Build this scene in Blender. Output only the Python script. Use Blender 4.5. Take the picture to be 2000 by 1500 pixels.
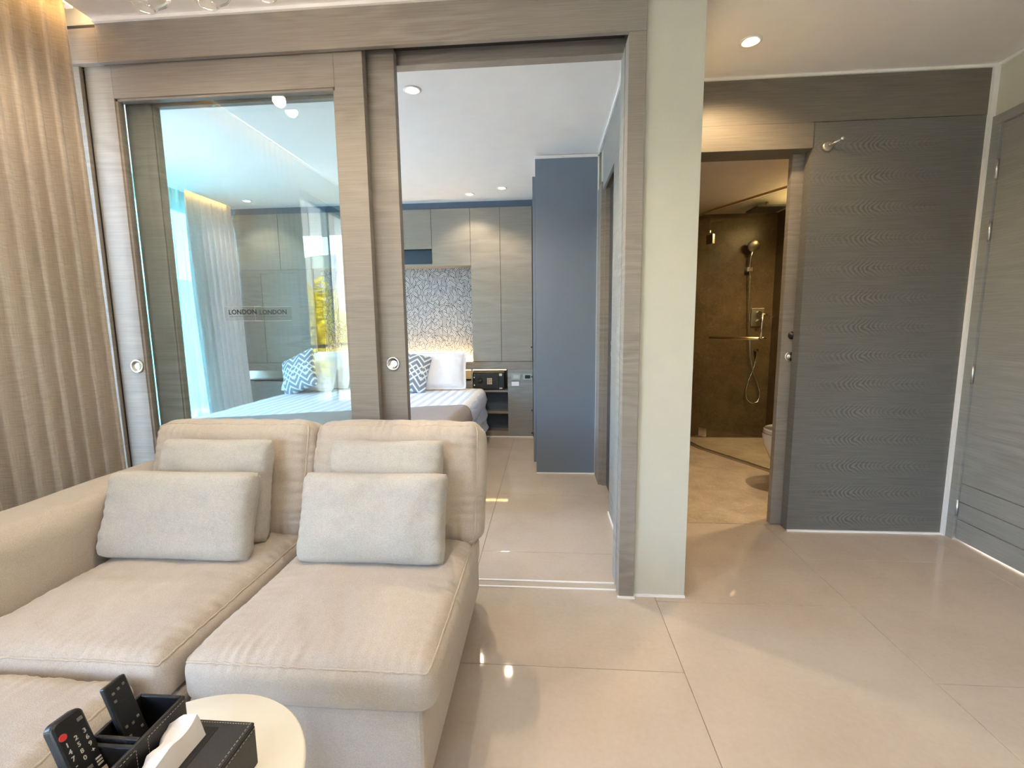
import bpy, bmesh, math, random
from mathutils import Vector, Matrix, noise
random.seed(7)
for o in list(bpy.data.objects):
    bpy.data.objects.remove(o)
S = bpy.context.scene
C = S.collection
PI = math.pi

# ------------------------------------------------------------------ camera
H = 1.175
F, PITCH, YAW, ROLL = 895.009, .128396, -.0757876, .0118648
cp, sp, cy, sy, cr, sr = math.cos(PITCH), math.sin(PITCH), math.cos(YAW), math.sin(YAW), math.cos(ROLL), math.sin(ROLL)
fwd = Vector((sy*cp, cy*cp, -sp)); rt = Vector((cy, -sy, 0)); dn = fwd.cross(rt)
rt2 = cr*rt + sr*dn; dn2 = -sr*rt + cr*dn
cam = bpy.data.cameras.new('camera'); camo = bpy.data.objects.new('camera', cam); C.objects.link(camo)
cam.sensor_width = 36; cam.lens = F/2000*36; cam.clip_start = .02; cam.clip_end = 2000
m = Matrix((rt2, -dn2, -fwd)).transposed().to_4x4(); m.translation = (0, 0, H)
camo.matrix_world = m
S.camera = camo

# ------------------------------------------------------------------ world, sun, exposure
SKY_STRENGTH = 3.0
LAMP = 1.0
vs = S.view_settings
S.display_settings.display_device = 'sRGB'
vs.view_transform = 'Standard'; vs.look = 'None'; vs.gamma = 1; vs.use_curve_mapping = False
vs.exposure = 0.82
w = bpy.data.worlds.new('sky_world'); S.world = w; w.use_nodes = True
nt = w.node_tree; nt.nodes.clear()
sk = nt.nodes.new('ShaderNodeTexSky'); sk.sky_type = 'NISHITA'; sk.sun_disc = False
sk.sun_elevation = math.radians(52); sk.sun_rotation = math.radians(60); sk.dust_density = 2.0
bg = nt.nodes.new('ShaderNodeBackground'); bg.inputs[1].default_value = SKY_STRENGTH
ow = nt.nodes.new('ShaderNodeOutputWorld')
nt.links.new(sk.outputs[0], bg.inputs[0]); nt.links.new(bg.outputs[0], ow.inputs[0])
sl = bpy.data.lights.new('sun', 'SUN'); so = bpy.data.objects.new('sun', sl); C.objects.link(so)
sl.energy = 85.0; sl.angle = .02; sl.color = (1, .94, .82)
so.rotation_euler = Vector((-.75, -.35, -.9)).to_track_quat('-Z', 'Y').to_euler(); so.location = (5, 5, 12)
S.cycles.max_bounces = 7; S.cycles.diffuse_bounces = 5; S.cycles.glossy_bounces = 3
S.cycles.use_adaptive_sampling = True; S.cycles.adaptive_threshold = .085; S.cycles.use_light_tree = False
S.cycles.transmission_bounces = 6; S.cycles.transparent_max_bounces = 20
S.cycles.caustics_reflective = False; S.cycles.caustics_refractive = False
S.cycles.sample_clamp_indirect = 20.0
S.cycles.use_denoising = True

def portal(name, loc, size, d):
    l = bpy.data.lights.new(name, 'AREA'); l.shape = 'RECTANGLE'; l.size, l.size_y = size
    l.cycles.is_portal = True
    o = bpy.data.objects.new(name, l); C.objects.link(o); o.location = loc
    o.rotation_euler = Vector(d).to_track_quat('-Z', 'Y').to_euler()
    return o

# ------------------------------------------------------------------ node helpers
MATS = {}
def newmat(name):
    mt = bpy.data.materials.new(name); mt.use_nodes = True
    t = mt.node_tree; t.nodes.clear()
    MATS[name] = mt
    return mt, t
class G:
    def __init__(s, t): s.t = t
    def n(s, typ, ins=None, **kw):
        nd = s.t.nodes.new(typ)
        for k, v in kw.items(): setattr(nd, k, v)
        for k, v in (ins or {}).items():
            if isinstance(v, bpy.types.NodeSocket): s.t.links.new(v, nd.inputs[k])
            else: nd.inputs[k].default_value = v
        return nd
    def math(s, op, a, b=0.0, c=None):
        d = {0: a, 1: b}
        if c is not None: d[2] = c
        return s.n('ShaderNodeMath', d, operation=op).outputs[0]
    def pos(s): return s.n('ShaderNodeNewGeometry').outputs['Position']
    def sep(s, v):
        nd = s.n('ShaderNodeSeparateXYZ', {0: v}); return nd.outputs[0], nd.outputs[1], nd.outputs[2]
    def comb(s, x, y, z=0.0): return s.n('ShaderNodeCombineXYZ', {0: x, 1: y, 2: z}).outputs[0]
    def noise(s, v, scale=1.0, detail=3.0, rough=.5):
        return s.n('ShaderNodeTexNoise', {'Vector': v, 'Scale': scale, 'Detail': detail, 'Roughness': rough}).outputs[0]
    def mix(s, f, a, b):
        nd = s.n('ShaderNodeMix', data_type='RGBA')
        for k, v in ((0, f), (6, a), (7, b)):
            if isinstance(v, bpy.types.NodeSocket): s.t.links.new(v, nd.inputs[k])
            else: nd.inputs[k].default_value = v
        return nd.outputs[2]
    def ramp(s, f, lo, hi):
        nd = s.n('ShaderNodeMapRange', {0: f, 1: lo, 2: hi}); nd.clamp = True; return nd.outputs[0]
    def bump(s, h, strength, dist):
        return s.n('ShaderNodeBump', {'Height': h, 'Strength': strength, 'Distance': dist}).outputs[0]
    def out(s, sh):
        o = s.n('ShaderNodeOutputMaterial'); s.t.links.new(sh, o.inputs[0])
    def pbr(s, **ins):
        names = {'col': 'Base Color', 'rough': 'Roughness', 'metal': 'Metallic', 'normal': 'Normal', 'spec': 'Specular IOR Level',
                 'coat': 'Coat Weight', 'crough': 'Coat Roughness', 'sheen': 'Sheen Weight', 'ior': 'IOR'}
        nd = s.n('ShaderNodeBsdfPrincipled', {names[k]: v for k, v in ins.items()})
        return nd.outputs[0]

def lin(r, g, b):
    f = lambda c: (c/255/12.92 if c/255 <= .04045 else ((c/255+.055)/1.055)**2.4)
    return (f(r), f(g), f(b), 1)

def plain(name, col, rough=.5, metal=0., spec=.5, coat=0., bumps=0., bscale=200):
    mt, t = newmat(name); g = G(t)
    p = g.pos()
    n = g.noise(p, 9, 2)
    c2 = tuple(x*.93 for x in col[:3])+(1,)
    col_s = g.mix(n, c2, col)
    kw = dict(col=col_s, rough=rough, metal=metal, spec=spec, coat=coat)
    if bumps: kw['normal'] = g.bump(g.noise(p, bscale, 2), bumps, .001)
    g.out(g.pbr(**kw)); return mt

def emis(name, col, strength):
    mt, t = newmat(name); g = G(t)
    e = g.n('ShaderNodeEmission', {0: col, 1: strength}); g.out(e.outputs[0]); return mt

def wood(name, light, dark, fig=12., rep=False, rough=.45):
    mt, t = newmat(name); g = G(t)
    x, y, z = g.sep(g.pos())
    u = g.math('ADD', x, g.math('MULTIPLY', y, 1.0))
    fib = g.noise(g.comb(g.math('MULTIPLY', u, 5), g.math('MULTIPLY', z, 210)), 1, 4, .65)
    mid = g.noise(g.comb(g.math('MULTIPLY', u, 1.6), g.math('MULTIPLY', z, 38), 3.), 1, 3)
    if rep:
        v = g.math('SUBTRACT', g.math('DIVIDE', g.math('MODULO', g.math('ADD', z, 3.037), .152), .076), 1.0)
        s2 = g.math('MULTIPLY', v, v)
        wob = g.noise(g.comb(g.math('MULTIPLY', u, 9), g.math('MULTIPLY', v, 1.1), 8.), 1, 2)
        uu = g.math('SUBTRACT', u, g.math('MULTIPLY', g.math('SQRT', g.math('ADD', s2, .012)), .085))
        ph = g.math('ADD', g.math('MULTIPLY', uu, 250.), g.math('MULTIPLY', wob, 17.))
        line = g.math('SINE', ph)
        amp = g.math('POWER', 2.718, g.math('MULTIPLY', s2, -4.5))
        ar = g.noise(g.comb(g.math('MULTIPLY', u, 3.1), 0.7, 2.), 1, 1)
        amp = g.math('MULTIPLY', amp, g.math('ADD', g.math('MULTIPLY', g.ramp(ar, .30, .55), .7), .3))
        row = g.math('FLOOR', g.math('DIVIDE', z, .152))
        sh_ = g.math('ADD', u, g.math('MULTIPLY', row, .012))
        amp = g.math('MULTIPLY', amp, g.math('MULTIPLY', g.ramp(sh_, 4.02, 4.12), g.math('SUBTRACT', 1., g.ramp(sh_, 4.34, 4.72))))
        line = g.math('MULTIPLY', line, amp)
        line = g.math('ADD', g.math('MULTIPLY', line, .46), .5)
    else:
        big = g.noise(g.comb(g.math('MULTIPLY', u, 1.3), g.math('MULTIPLY', z, 7.5), 5.), 1, 1.5, .4)
        line = g.math('SINE', g.math('MULTIPLY', big, fig*6.283))
        ar = g.noise(g.comb(g.math('MULTIPLY', u, 1.1), g.math('MULTIPLY', z, 3), 9.), 1, 1)
        line = g.math('ADD', g.math('MULTIPLY', g.math('MULTIPLY', line, g.ramp(ar, .42, .70)), .22), .5)
    f = g.math('ADD', g.math('MULTIPLY', fib, .55), g.math('MULTIPLY', mid, .11))
    f = g.math('ADD', f, g.math('MULTIPLY', line, .42))
    f = g.ramp(f, .22, .90)
    col = g.mix(f, dark, light)
    nr = g.bump(f, .25, .0012)
    g.out(g.pbr(col=col, rough=rough, normal=nr, spec=.35)); return mt

def fabric(name, a, b, scale=1., slub=False, rough=.95, bstr=.5):
    mt, t = newmat(name); g = G(t)
    x, y, z = g.sep(g.pos())
    if slub:
        u = g.math('ADD', x, y)
        n1 = g.noise(g.comb(g.math('MULTIPLY', u, 14), g.math('MULTIPLY', z, 260)), 1, 3, .7)
        n2 = g.noise(g.comb(g.math('MULTIPLY', u, 300), g.math('MULTIPLY', z, 10)), 1, 2, .6)
        f = g.math('ADD', g.math('MULTIPLY', n1, .65), g.math('MULTIPLY', n2, .35))
    else:
        p = g.pos()
        n1 = g.noise(p, 420*scale, 3, .7); n2 = g.noise(p, 45*scale, 3, .6); n3 = g.noise(p, 6, 2)
        f = g.math('ADD', g.math('MULTIPLY', n1, .78), g.math('ADD', g.math('MULTIPLY', n2, .16), g.math('MULTIPLY', n3, .06)))
    f = g.ramp(f, .3, .7)
    cl_ = g.mix(f, a, b)
    sh = g.pbr(col=cl_, rough=rough, spec=.15, sheen=.25, normal=g.bump(f, bstr, .0012))
    if slub:
        tl = g.n('ShaderNodeBsdfTranslucent', {0: cl_}); m_ = g.n('ShaderNodeMixShader', {0: .42})
        t.links.new(sh, m_.inputs[1]); t.links.new(tl.outputs[0], m_.inputs[2]); sh = m_.outputs[0]
    g.out(sh); return mt

def glass(name, tint, ior=1.5, boost=1.0):
    mt, t = newmat(name); g = G(t)
    geo = g.n('ShaderNodeNewGeometry')
    cs_ = g.math('ABSOLUTE', g.n('ShaderNodeVectorMath', {0: geo.outputs['Normal'], 1: geo.outputs['Incoming']}, operation='DOT_PRODUCT').outputs['Value'])
    r0 = ((ior-1)/(ior+1))**2*boost
    fr = g.math('ADD', r0, g.math('MULTIPLY', g.math('POWER', g.math('SUBTRACT', 1., cs_), 5.), 1-r0))
    tr = g.n('ShaderNodeBsdfTransparent', {0: tint})
    gl = g.n('ShaderNodeBsdfGlossy', {'Color': (1, 1, 1, 1), 'Roughness': 0.0})
    mx = g.n('ShaderNodeMixShader', {0: fr})
    t.links.new(tr.outputs[0], mx.inputs[1]); t.links.new(gl.outputs[0], mx.inputs[2])
    g.out(mx.outputs[0]); return mt

# ------------------------------------------------------------------ materials
GREYW = wood('grey_oak', lin(172, 163, 153), lin(112, 104, 97), 9)
PANELW = wood('grey_oak_panel', lin(140, 137, 131), lin(74, 73, 70), rep=True)
HALLW = wood('dark_hall_oak', lin(144, 136, 123), lin(84, 79, 72), 8)
CABW = wood('pale_oak_cabinet', lin(176, 168, 157), lin(122, 116, 108), 4)
DOORW = wood('grey_oak_door', lin(174, 173, 168), lin(112, 111, 107), 6)
DARKW = wood('dark_grey_wood', lin(95, 92, 92), lin(50, 48, 50), 6)
WARD = plain('blue_grey_laminate', lin(118, 130, 147), .42, bumps=.15, bscale=500)
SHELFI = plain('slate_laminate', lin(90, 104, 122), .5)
CREAM = plain('cream_plaster', lin(202, 199, 184), .85, bumps=.35, bscale=160)
WHITEP = plain('white_ceiling_paint', lin(244, 240, 236), .9)
WHITET = plain('white_trim', lin(245, 243, 240), .5)
GROUT = plain('grout', lin(170, 150, 128), .9)
LINEN = fabric('sofa_linen', lin(172, 159, 144), lin(204, 191, 177))
PILLOWF = fabric('pillow_linen', lin(162, 155, 145), lin(204, 197, 186))
PIPING = fabric('piping_linen', lin(176, 161, 143), lin(208, 193, 175))
CURT = fabric('curtain_linen', lin(170, 156, 140), lin(212, 199, 183), slub=True)
CURTB = fabric('bedroom_curtain_linen', lin(206, 196, 189), lin(238, 230, 224), slub=True)
WHITEC = fabric('white_cotton', lin(228, 226, 230), lin(248, 246, 248), bstr=.2)
RUNNER = fabric('taupe_runner', lin(132, 116, 108), lin(170, 152, 142))
CHROME = plain('chrome', (.78, .77, .74, 1), .18, 1.)
BRUSHED = plain('brushed_nickel', (.52, .47, .38, 1), .36, 1.)
BRASS = plain('warm_brass', (.72, .56, .3, 1), .3, 1.)
BLACKP = plain('black_plastic', (.018, .018, .02, 1), .35)
BLACKL = plain('black_leather', (.016, .016, .017, 1), .42, bumps=.5, bscale=600)
SAFEM = plain('black_powder_coat', (.02, .022, .022, 1), .5, bumps=.4, bscale=900)
THREAD = plain('pale_thread', lin(200, 190, 172), .8)
LACQ = plain('ivory_lacquer', lin(250, 244, 228), .22, coat=.3)
PORC = plain('porcelain', lin(240, 240, 238), .12, coat=.5)
PAPER = plain('tissue_paper', lin(240, 232, 226), .9)
RED = plain('red_button', lin(214, 60, 58), .4)
KEYW = plain('pale_key', lin(228, 205, 178), .5)
PRINT = plain('pale_print', lin(205, 200, 192), .6)
GREYK = plain('grey_key', lin(120, 116, 112), .5)
INK = plain('dark_ink', lin(40, 44, 48), .7)
ALU = plain('aluminium', (.75, .76, .78, 1), .35, 1.)
SOCK = plain('pale_grey_plastic', lin(168, 178, 172), .35)
DGAP = plain('dark_gap', lin(38, 36, 36), .8)
GLASS = glass('sliding_door_glass', (.92, .968, .972, 1), 1.52, 1.25)
GLASSW = glass('window_glass', (.975, .975, .98, 1), 1.5)
GLASSB = glass('bedroom_window_glass', (.95, .985, 1., 1), 1.5)
GLASSS = glass('shower_glass', (.93, .945, .90, 1), 1.5)
GLASSP = glass('clear_pendant_glass', (.97, .97, .96, 1), 1.45, 1.3)
GLASSR = glass('balustrade_glass', (.9, .96, .95, 1), 1.5)
BARK = plain('bark', lin(96, 78, 60), .9)
WARMDISC = emis('warm_lamp_face', (1, .82, .55, 1), 14.); WARMDISC.cycles.emission_sampling = 'NONE'
BULB = emis('pendant_bulb', (1, .85, .62, 1), 3.); BULB.cycles.emission_sampling = 'NONE'
HEADLED = emis('headboard_led', (1, .66, .26, 1), 55.)
BATHLED = emis('bath_led', (1, .68, .28, 1), 40.)
WARMLED = emis('warm_led', (1, .66, .26, 1), 12.)
COVELED = emis('cove_led', (1, .62, .22, 1), 16.)

def mk_tile():
    mt, t = newmat('polished_porcelain'); g = G(t); p = g.pos()
    n = g.noise(p, 3, 4, .6); n2 = g.noise(p, 60, 2)
    f = g.math('ADD', g.math('MULTIPLY', n, .7), g.math('MULTIPLY', n2, .3))
    oi = g.n('ShaderNodeObjectInfo').outputs['Random']
    f = g.math('ADD', g.ramp(f, .3, .7), g.math('MULTIPLY', oi, .25))
    g.out(g.pbr(col=g.mix(f, lin(187, 170, 153), lin(201, 186, 170)), rough=.05, spec=.5)); return mt
TILE = mk_tile()
def mk_bathstone(name, a, b, rough):
    mt, t = newmat(name); g = G(t); p = g.pos()
    n = g.noise(p, 5, 6, .65); n2 = g.noise(p, 90, 3, .7)
    n3 = g.n('ShaderNodeTexNoise', {'Vector': p, 'Scale': 4., 'Detail': 5., 'Distortion': 2.5}).outputs[0]
    ve = g.math('SUBTRACT', 1., g.ramp(g.math('ABSOLUTE', g.math('SUBTRACT', n3, .5)), 0., .012))
    f = g.math('ADD', g.math('MULTIPLY', n, .6), g.math('MULTIPLY', n2, .4))
    f = g.math('ADD', g.ramp(f, .3, .7), g.math('MULTIPLY', ve, .35))
    g.out(g.pbr(col=g.mix(f, a, b), rough=rough, spec=.4)); return mt
BATHF = mk_bathstone('bath_floor_stone', lin(150, 134, 115), lin(212, 195, 172), .45)
BATHW = mk_bathstone('bath_wall_stone', lin(58, 46, 32), lin(112, 94, 68), .3)

def mk_wallpaper():
    mt, t = newmat('leaf_wallpaper'); g = G(t)
    x, y, z = g.sep(g.pos())
    lines, fills = [], []
    for off, sc in ((0., 12.), (3.7, 13.), (9.1, 11.5)):
        P2 = g.comb(g.math('ADD', x, off), g.math('ADD', z, off*.7), 0.)
        vo = g.n('ShaderNodeTexVoronoi', {'Vector': P2, 'Scale': sc, 'Randomness': .75}, voronoi_dimensions='2D')
        rel = g.n('ShaderNodeVectorMath', {0: P2, 1: vo.outputs['Position']}, operation='SUBTRACT').outputs[0]
        rnd = g.sep(vo.outputs['Color'])[0]
        ang = g.math('ADD', g.math('MULTIPLY', rnd, 2.4), .35)
        ro = g.n('ShaderNodeVectorRotate', {'Vector': rel, 'Angle': ang}, rotation_type='Z_AXIS').outputs[0]
        a, b, _ = g.sep(ro)
        ab = g.math('ABSOLUTE', b)
        a2 = g.math('DIVIDE', a, .056); a2 = g.math('MULTIPLY', a2, a2)
        hw = g.math('MULTIPLY', g.math('SUBTRACT', 1., a2), .0185)      # half width of the leaf at this point of its length
        d = g.math('SUBTRACT', hw, ab)
        inside = g.math('GREATER_THAN', d, 0.)
        rim = g.math('MULTIPLY', inside, g.math('LESS_THAN', d, .0042))
        mid = g.math('MULTIPLY', inside, g.math('LESS_THAN', ab, .0017))
        vein = g.math('MULTIPLY', g.math('MULTIPLY', inside, g.math('GREATER_THAN', g.math('SINE', g.math('ADD', g.math('MULTIPLY', ab, 300.), g.math('MULTIPLY', a, 420.))), .45)), .6)
        lines.append(g.math('MAXIMUM', g.math('MAXIMUM', rim, mid), vein)); fills.append(inside)
    f = g.math('MAXIMUM', lines[2], g.math('MULTIPLY', g.math('SUBTRACT', 1., fills[2]), .50))
    for k in (1, 0):
        f = g.math('ADD', g.math('MULTIPLY', f, g.math('SUBTRACT', 1., fills[k])), lines[k])
    g.out(g.pbr(col=g.mix(f, lin(224, 220, 216), lin(78, 78, 88)), rough=.8, spec=.2)); return mt
WALLP = mk_wallpaper()
def mk_chevron():
    mt, t = newmat('chevron_fabric'); g = G(t)
    u, v, _ = g.sep(g.n('ShaderNodeUVMap').outputs[0])
    uu = g.math('PINGPONG', g.math('MULTIPLY', u, 3.), .5)
    a = g.math('ADD', g.math('MULTIPLY', v, 6.5), g.math('MULTIPLY', uu, 2.4))
    l1 = g.math('LESS_THAN', g.math('FRACT', a), .36)
    b = g.math('SUBTRACT', g.math('MULTIPLY', v, 6.5), g.math('MULTIPLY', uu, 2.4))
    blk = g.math('GREATER_THAN', g.math('FRACT', g.math('MULTIPLY', v, 1.6)), .5)
    l2 = g.math('MULTIPLY', g.math('LESS_THAN', g.math('FRACT', b), .3), blk)
    f = g.math('MAXIMUM', l1, l2)
    g.out(g.pbr(col=g.mix(f, lin(138, 148, 162), lin(240, 240, 238)), rough=.9, spec=.2)); return mt
CHEV = mk_chevron()
def mk_stripe():
    mt, t = newmat('satin_stripe_cotton'); g = G(t)
    x, y, z = g.sep(g.pos())
    s = g.math('FRACT', g.math('MULTIPLY', g.math('ADD', x, g.math('MULTIPLY', z, .6)), 12.))
    f = g.math('LESS_THAN', s, .42)
    g.out(g.pbr(col=g.mix(f, lin(242, 242, 246), lin(212, 218, 230)), rough=g.math('ADD', .55, g.math('MULTIPLY', f, .3)), spec=.3, normal=g.bump(f, .4, .001))); return mt
STRIPE = mk_stripe()
def mk_sheer():
    mt, t = newmat('sheer_voile'); g = G(t)
    tr = g.n('ShaderNodeBsdfTransparent', {0: (.22, .56, .60, 1)}); tl = g.n('ShaderNodeBsdfTranslucent', {0: (.20, .56, .60, 1)})
    df = g.n('ShaderNodeBsdfDiffuse', {0: (.5, .8, .82, 1)})
    m1 = g.n('ShaderNodeMixShader', {0: .35}); t.links.new(tl.outputs[0], m1.inputs[1]); t.links.new(df.outputs[0], m1.inputs[2])
    m2 = g.n('ShaderNodeMixShader', {0: .66}); t.links.new(tr.outputs[0], m2.inputs[1]); t.links.new(m1.outputs[0], m2.inputs[2])
    g.out(m2.outputs[0]); return mt
SHEER = mk_sheer()
def mk_leafmat(name, a, b):
    mt, t = newmat(name); g = G(t)
    n = g.noise(g.pos(), 2.2, 4, .7)
    g.out(g.pbr(col=g.mix(g.ramp(n, .3, .7), a, b), rough=.7, spec=.2)); return mt
LEAFY = mk_leafmat('yellow_green_leaf', lin(150, 140, 30), lin(226, 206, 60))
LEAFG = mk_leafmat('green_leaf', lin(60, 96, 40), lin(130, 160, 80))
BLOSSOM = plain('white_petal', lin(246, 240, 236), .7)
BOUNCE = plain('pale_bounce_ground', lin(200, 196, 190), .9)
HILLM = mk_leafmat('forested_hill', lin(72, 76, 66), lin(128, 126, 106))

# ------------------------------------------------------------------ mesh helpers
WLOC = {}
def tag(o, label=None, cat=None, group=None, kind=None):
    if label: o['label'] = label
    if cat: o['category'] = cat
    if group: o['group'] = group
    if kind: o['kind'] = kind
    return o
def attach(o, parent):
    if parent is not None:
        o.parent = parent
        o.matrix_parent_inverse = Matrix.Translation(-WLOC[parent.name])
def empty(name, loc, label, cat, group=None):
    e = bpy.data.objects.new(name, None); C.objects.link(e); e.location = loc; e.empty_display_size = .05
    WLOC[e.name] = Vector(loc); tag(e, label, cat, group); return e
def link_mesh(name, me, mat, parent=None, smooth=False, loc=None):
    if loc is None:
        co = [v.co for v in me.vertices]
        lo = Vector([min(c[i] for c in co) for i in range(3)]); hi = Vector([max(c[i] for c in co) for i in range(3)])
        loc = Vector(((lo.x+hi.x)/2, (lo.y+hi.y)/2, lo.z))
        me.transform(Matrix.Translation(-loc))
    if mat is not None:
        for mm in (mat if isinstance(mat, (list, tuple)) else [mat]): me.materials.append(mm)
    if smooth:
        for p in me.polygons: p.use_smooth = True
    o = bpy.data.objects.new(name, me); C.objects.link(o); o.location = loc
    WLOC[o.name] = Vector(loc); attach(o, parent); return o
def from_bm(name, bm, mat, parent=None, smooth=False):
    me = bpy.data.meshes.new(name); bm.normal_update(); bm.to_mesh(me); bm.free()
    return link_mesh(name, me, mat, parent, smooth)
def from_py(name, vs_, fs, mat, parent=None, smooth=False):
    me = bpy.data.meshes.new(name); me.from_pydata([tuple(v) for v in vs_], [], fs); me.update()
    return link_mesh(name, me, mat, parent, smooth)
def bm_box(bm, x0, x1, y0, y1, z0, z1, mtx=None):
    r = bmesh.ops.create_cube(bm, size=1)['verts']
    for v in r:
        v.co = Vector(((x0+x1)/2+v.co.x*(x1-x0), (y0+y1)/2+v.co.y*(y1-y0), (z0+z1)/2+v.co.z*(z1-z0)))
        if mtx is not None: v.co = mtx @ v.co
    return r
def box(name, x0, x1, y0, y1, z0, z1, mat, parent=None, bev=0., seg=2, mtx=None):
    bm = bmesh.new(); bm_box(bm, x0, x1, y0, y1, z0, z1, mtx)
    if bev: bmesh.ops.bevel(bm, geom=list(bm.edges), offset=bev, segments=seg, affect='EDGES', profile=.5)
    return from_bm(name, bm, mat, parent)
def bm_cyl(bm, p0, p1, r0, r1=None, seg=20):
    p0, p1 = Vector(p0), Vector(p1); r1 = r0 if r1 is None else r1
    d = p1-p0
    q = d.to_track_quat('Z', 'Y').to_matrix().to_4x4(); q.translation = (p0+p1)/2
    bmesh.ops.create_cone(bm, cap_ends=True, segments=seg, radius1=r0, radius2=r1, depth=d.length, matrix=q)
def cyl(name, p0, p1, r0, mat, parent=None, r1=None, seg=20, smooth=True):
    bm = bmesh.new(); bm_cyl(bm, p0, p1, r0, r1, seg)
    o = from_bm(name, bm, mat, parent)
    if smooth:
        for p in o.data.polygons: p.use_smooth = len(p.vertices) == 4
    return o
def lathe(name, prof, origin, axis, mat, parent=None, seg=32, closed=False):
    """prof: list of (r, h) turned about AXIS through ORIGIN."""
    q = Vector(axis).to_track_quat('Z', 'Y').to_matrix(); vs_, fs = [], []
    n = len(prof)
    for r, h in prof:
        for k in range(seg):
            a = 2*PI*k/seg
            vs_.append(Vector(origin)+q @ Vector((r*math.cos(a), r*math.sin(a), h)))
    for i in range(n-1 if not closed else n):
        j = (i+1) % n
        for k in range(seg):
            l = (k+1) % seg
            fs.append((i*seg+k, i*seg+l, j*seg+l, j*seg+k))
    if not closed:
        if prof[0][0] > 1e-6: fs.append(tuple(reversed(range(seg))))
        if prof[-1][0] > 1e-6: fs.append(tuple((n-1)*seg+k for k in range(seg)))
    return from_py(name, vs_, fs, mat, parent, smooth=True)
def tube(name, pts, r, mat, parent=None, seg=8, closed=False):
    pts = [Vector(p) for p in pts]; n = len(pts); vs_, fs = [], []
    up = None
    for i, p in enumerate(pts):
        if closed: d = pts[(i+1) % n]-pts[i-1]
        else: d = pts[min(i+1, n-1)]-pts[max(i-1, 0)]
        if d.length < 1e-9: d = Vector((0, 0, 1))
        d.normalize()
        if up is None:
            up = Vector((0, 0, 1)) if abs(d.z) < .9 else Vector((1, 0, 0))
        a = d.cross(up)
        if a.length < 1e-4: a = d.orthogonal()
        a.normalize(); b = d.cross(a).normalized(); up = -b if (-b).dot(up) > 0 else b
        for k in range(seg):
            t = 2*PI*k/seg
            vs_.append(p+r*(math.cos(t)*a+math.sin(t)*b))
    for i in range(n if closed else n-1):
        j = (i+1) % n
        for k in range(seg):
            l = (k+1) % seg
            fs.append((i*seg+k, i*seg+l, j*seg+l, j*seg+k))
    if not closed:
        fs.append(tuple(reversed(range(seg)))); fs.append(tuple((n-1)*seg+k for k in range(seg)))
    return from_py(name, vs_, fs, mat, parent, smooth=True)
def text_mesh(name, body, size, mtx, mat, parent=None, ext=.0002):
    cu = bpy.data.curves.new(name+'_curve', 'FONT'); cu.body = body; cu.size = size; cu.extrude = ext; cu.offset = size*.018
    cu.align_x = 'CENTER'; cu.align_y = 'CENTER'; cu.resolution_u = 2
    o = bpy.data.objects.new(name+'_tmp', cu); C.objects.link(o)
    dg = bpy.context.evaluated_depsgraph_get(); dg.update()
    me = bpy.data.meshes.new_from_object(o.evaluated_get(dg)); me.name = name
    bpy.data.objects.remove(o); me.transform(mtx)
    me.materials.clear()
    return link_mesh(name, me, mat, parent)
def struct(o, label, cat=None):
    o['kind'] = 'structure'; o['label'] = label; o['category'] = cat or 'wall'; return o
def lathe_bm(): pass

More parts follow.
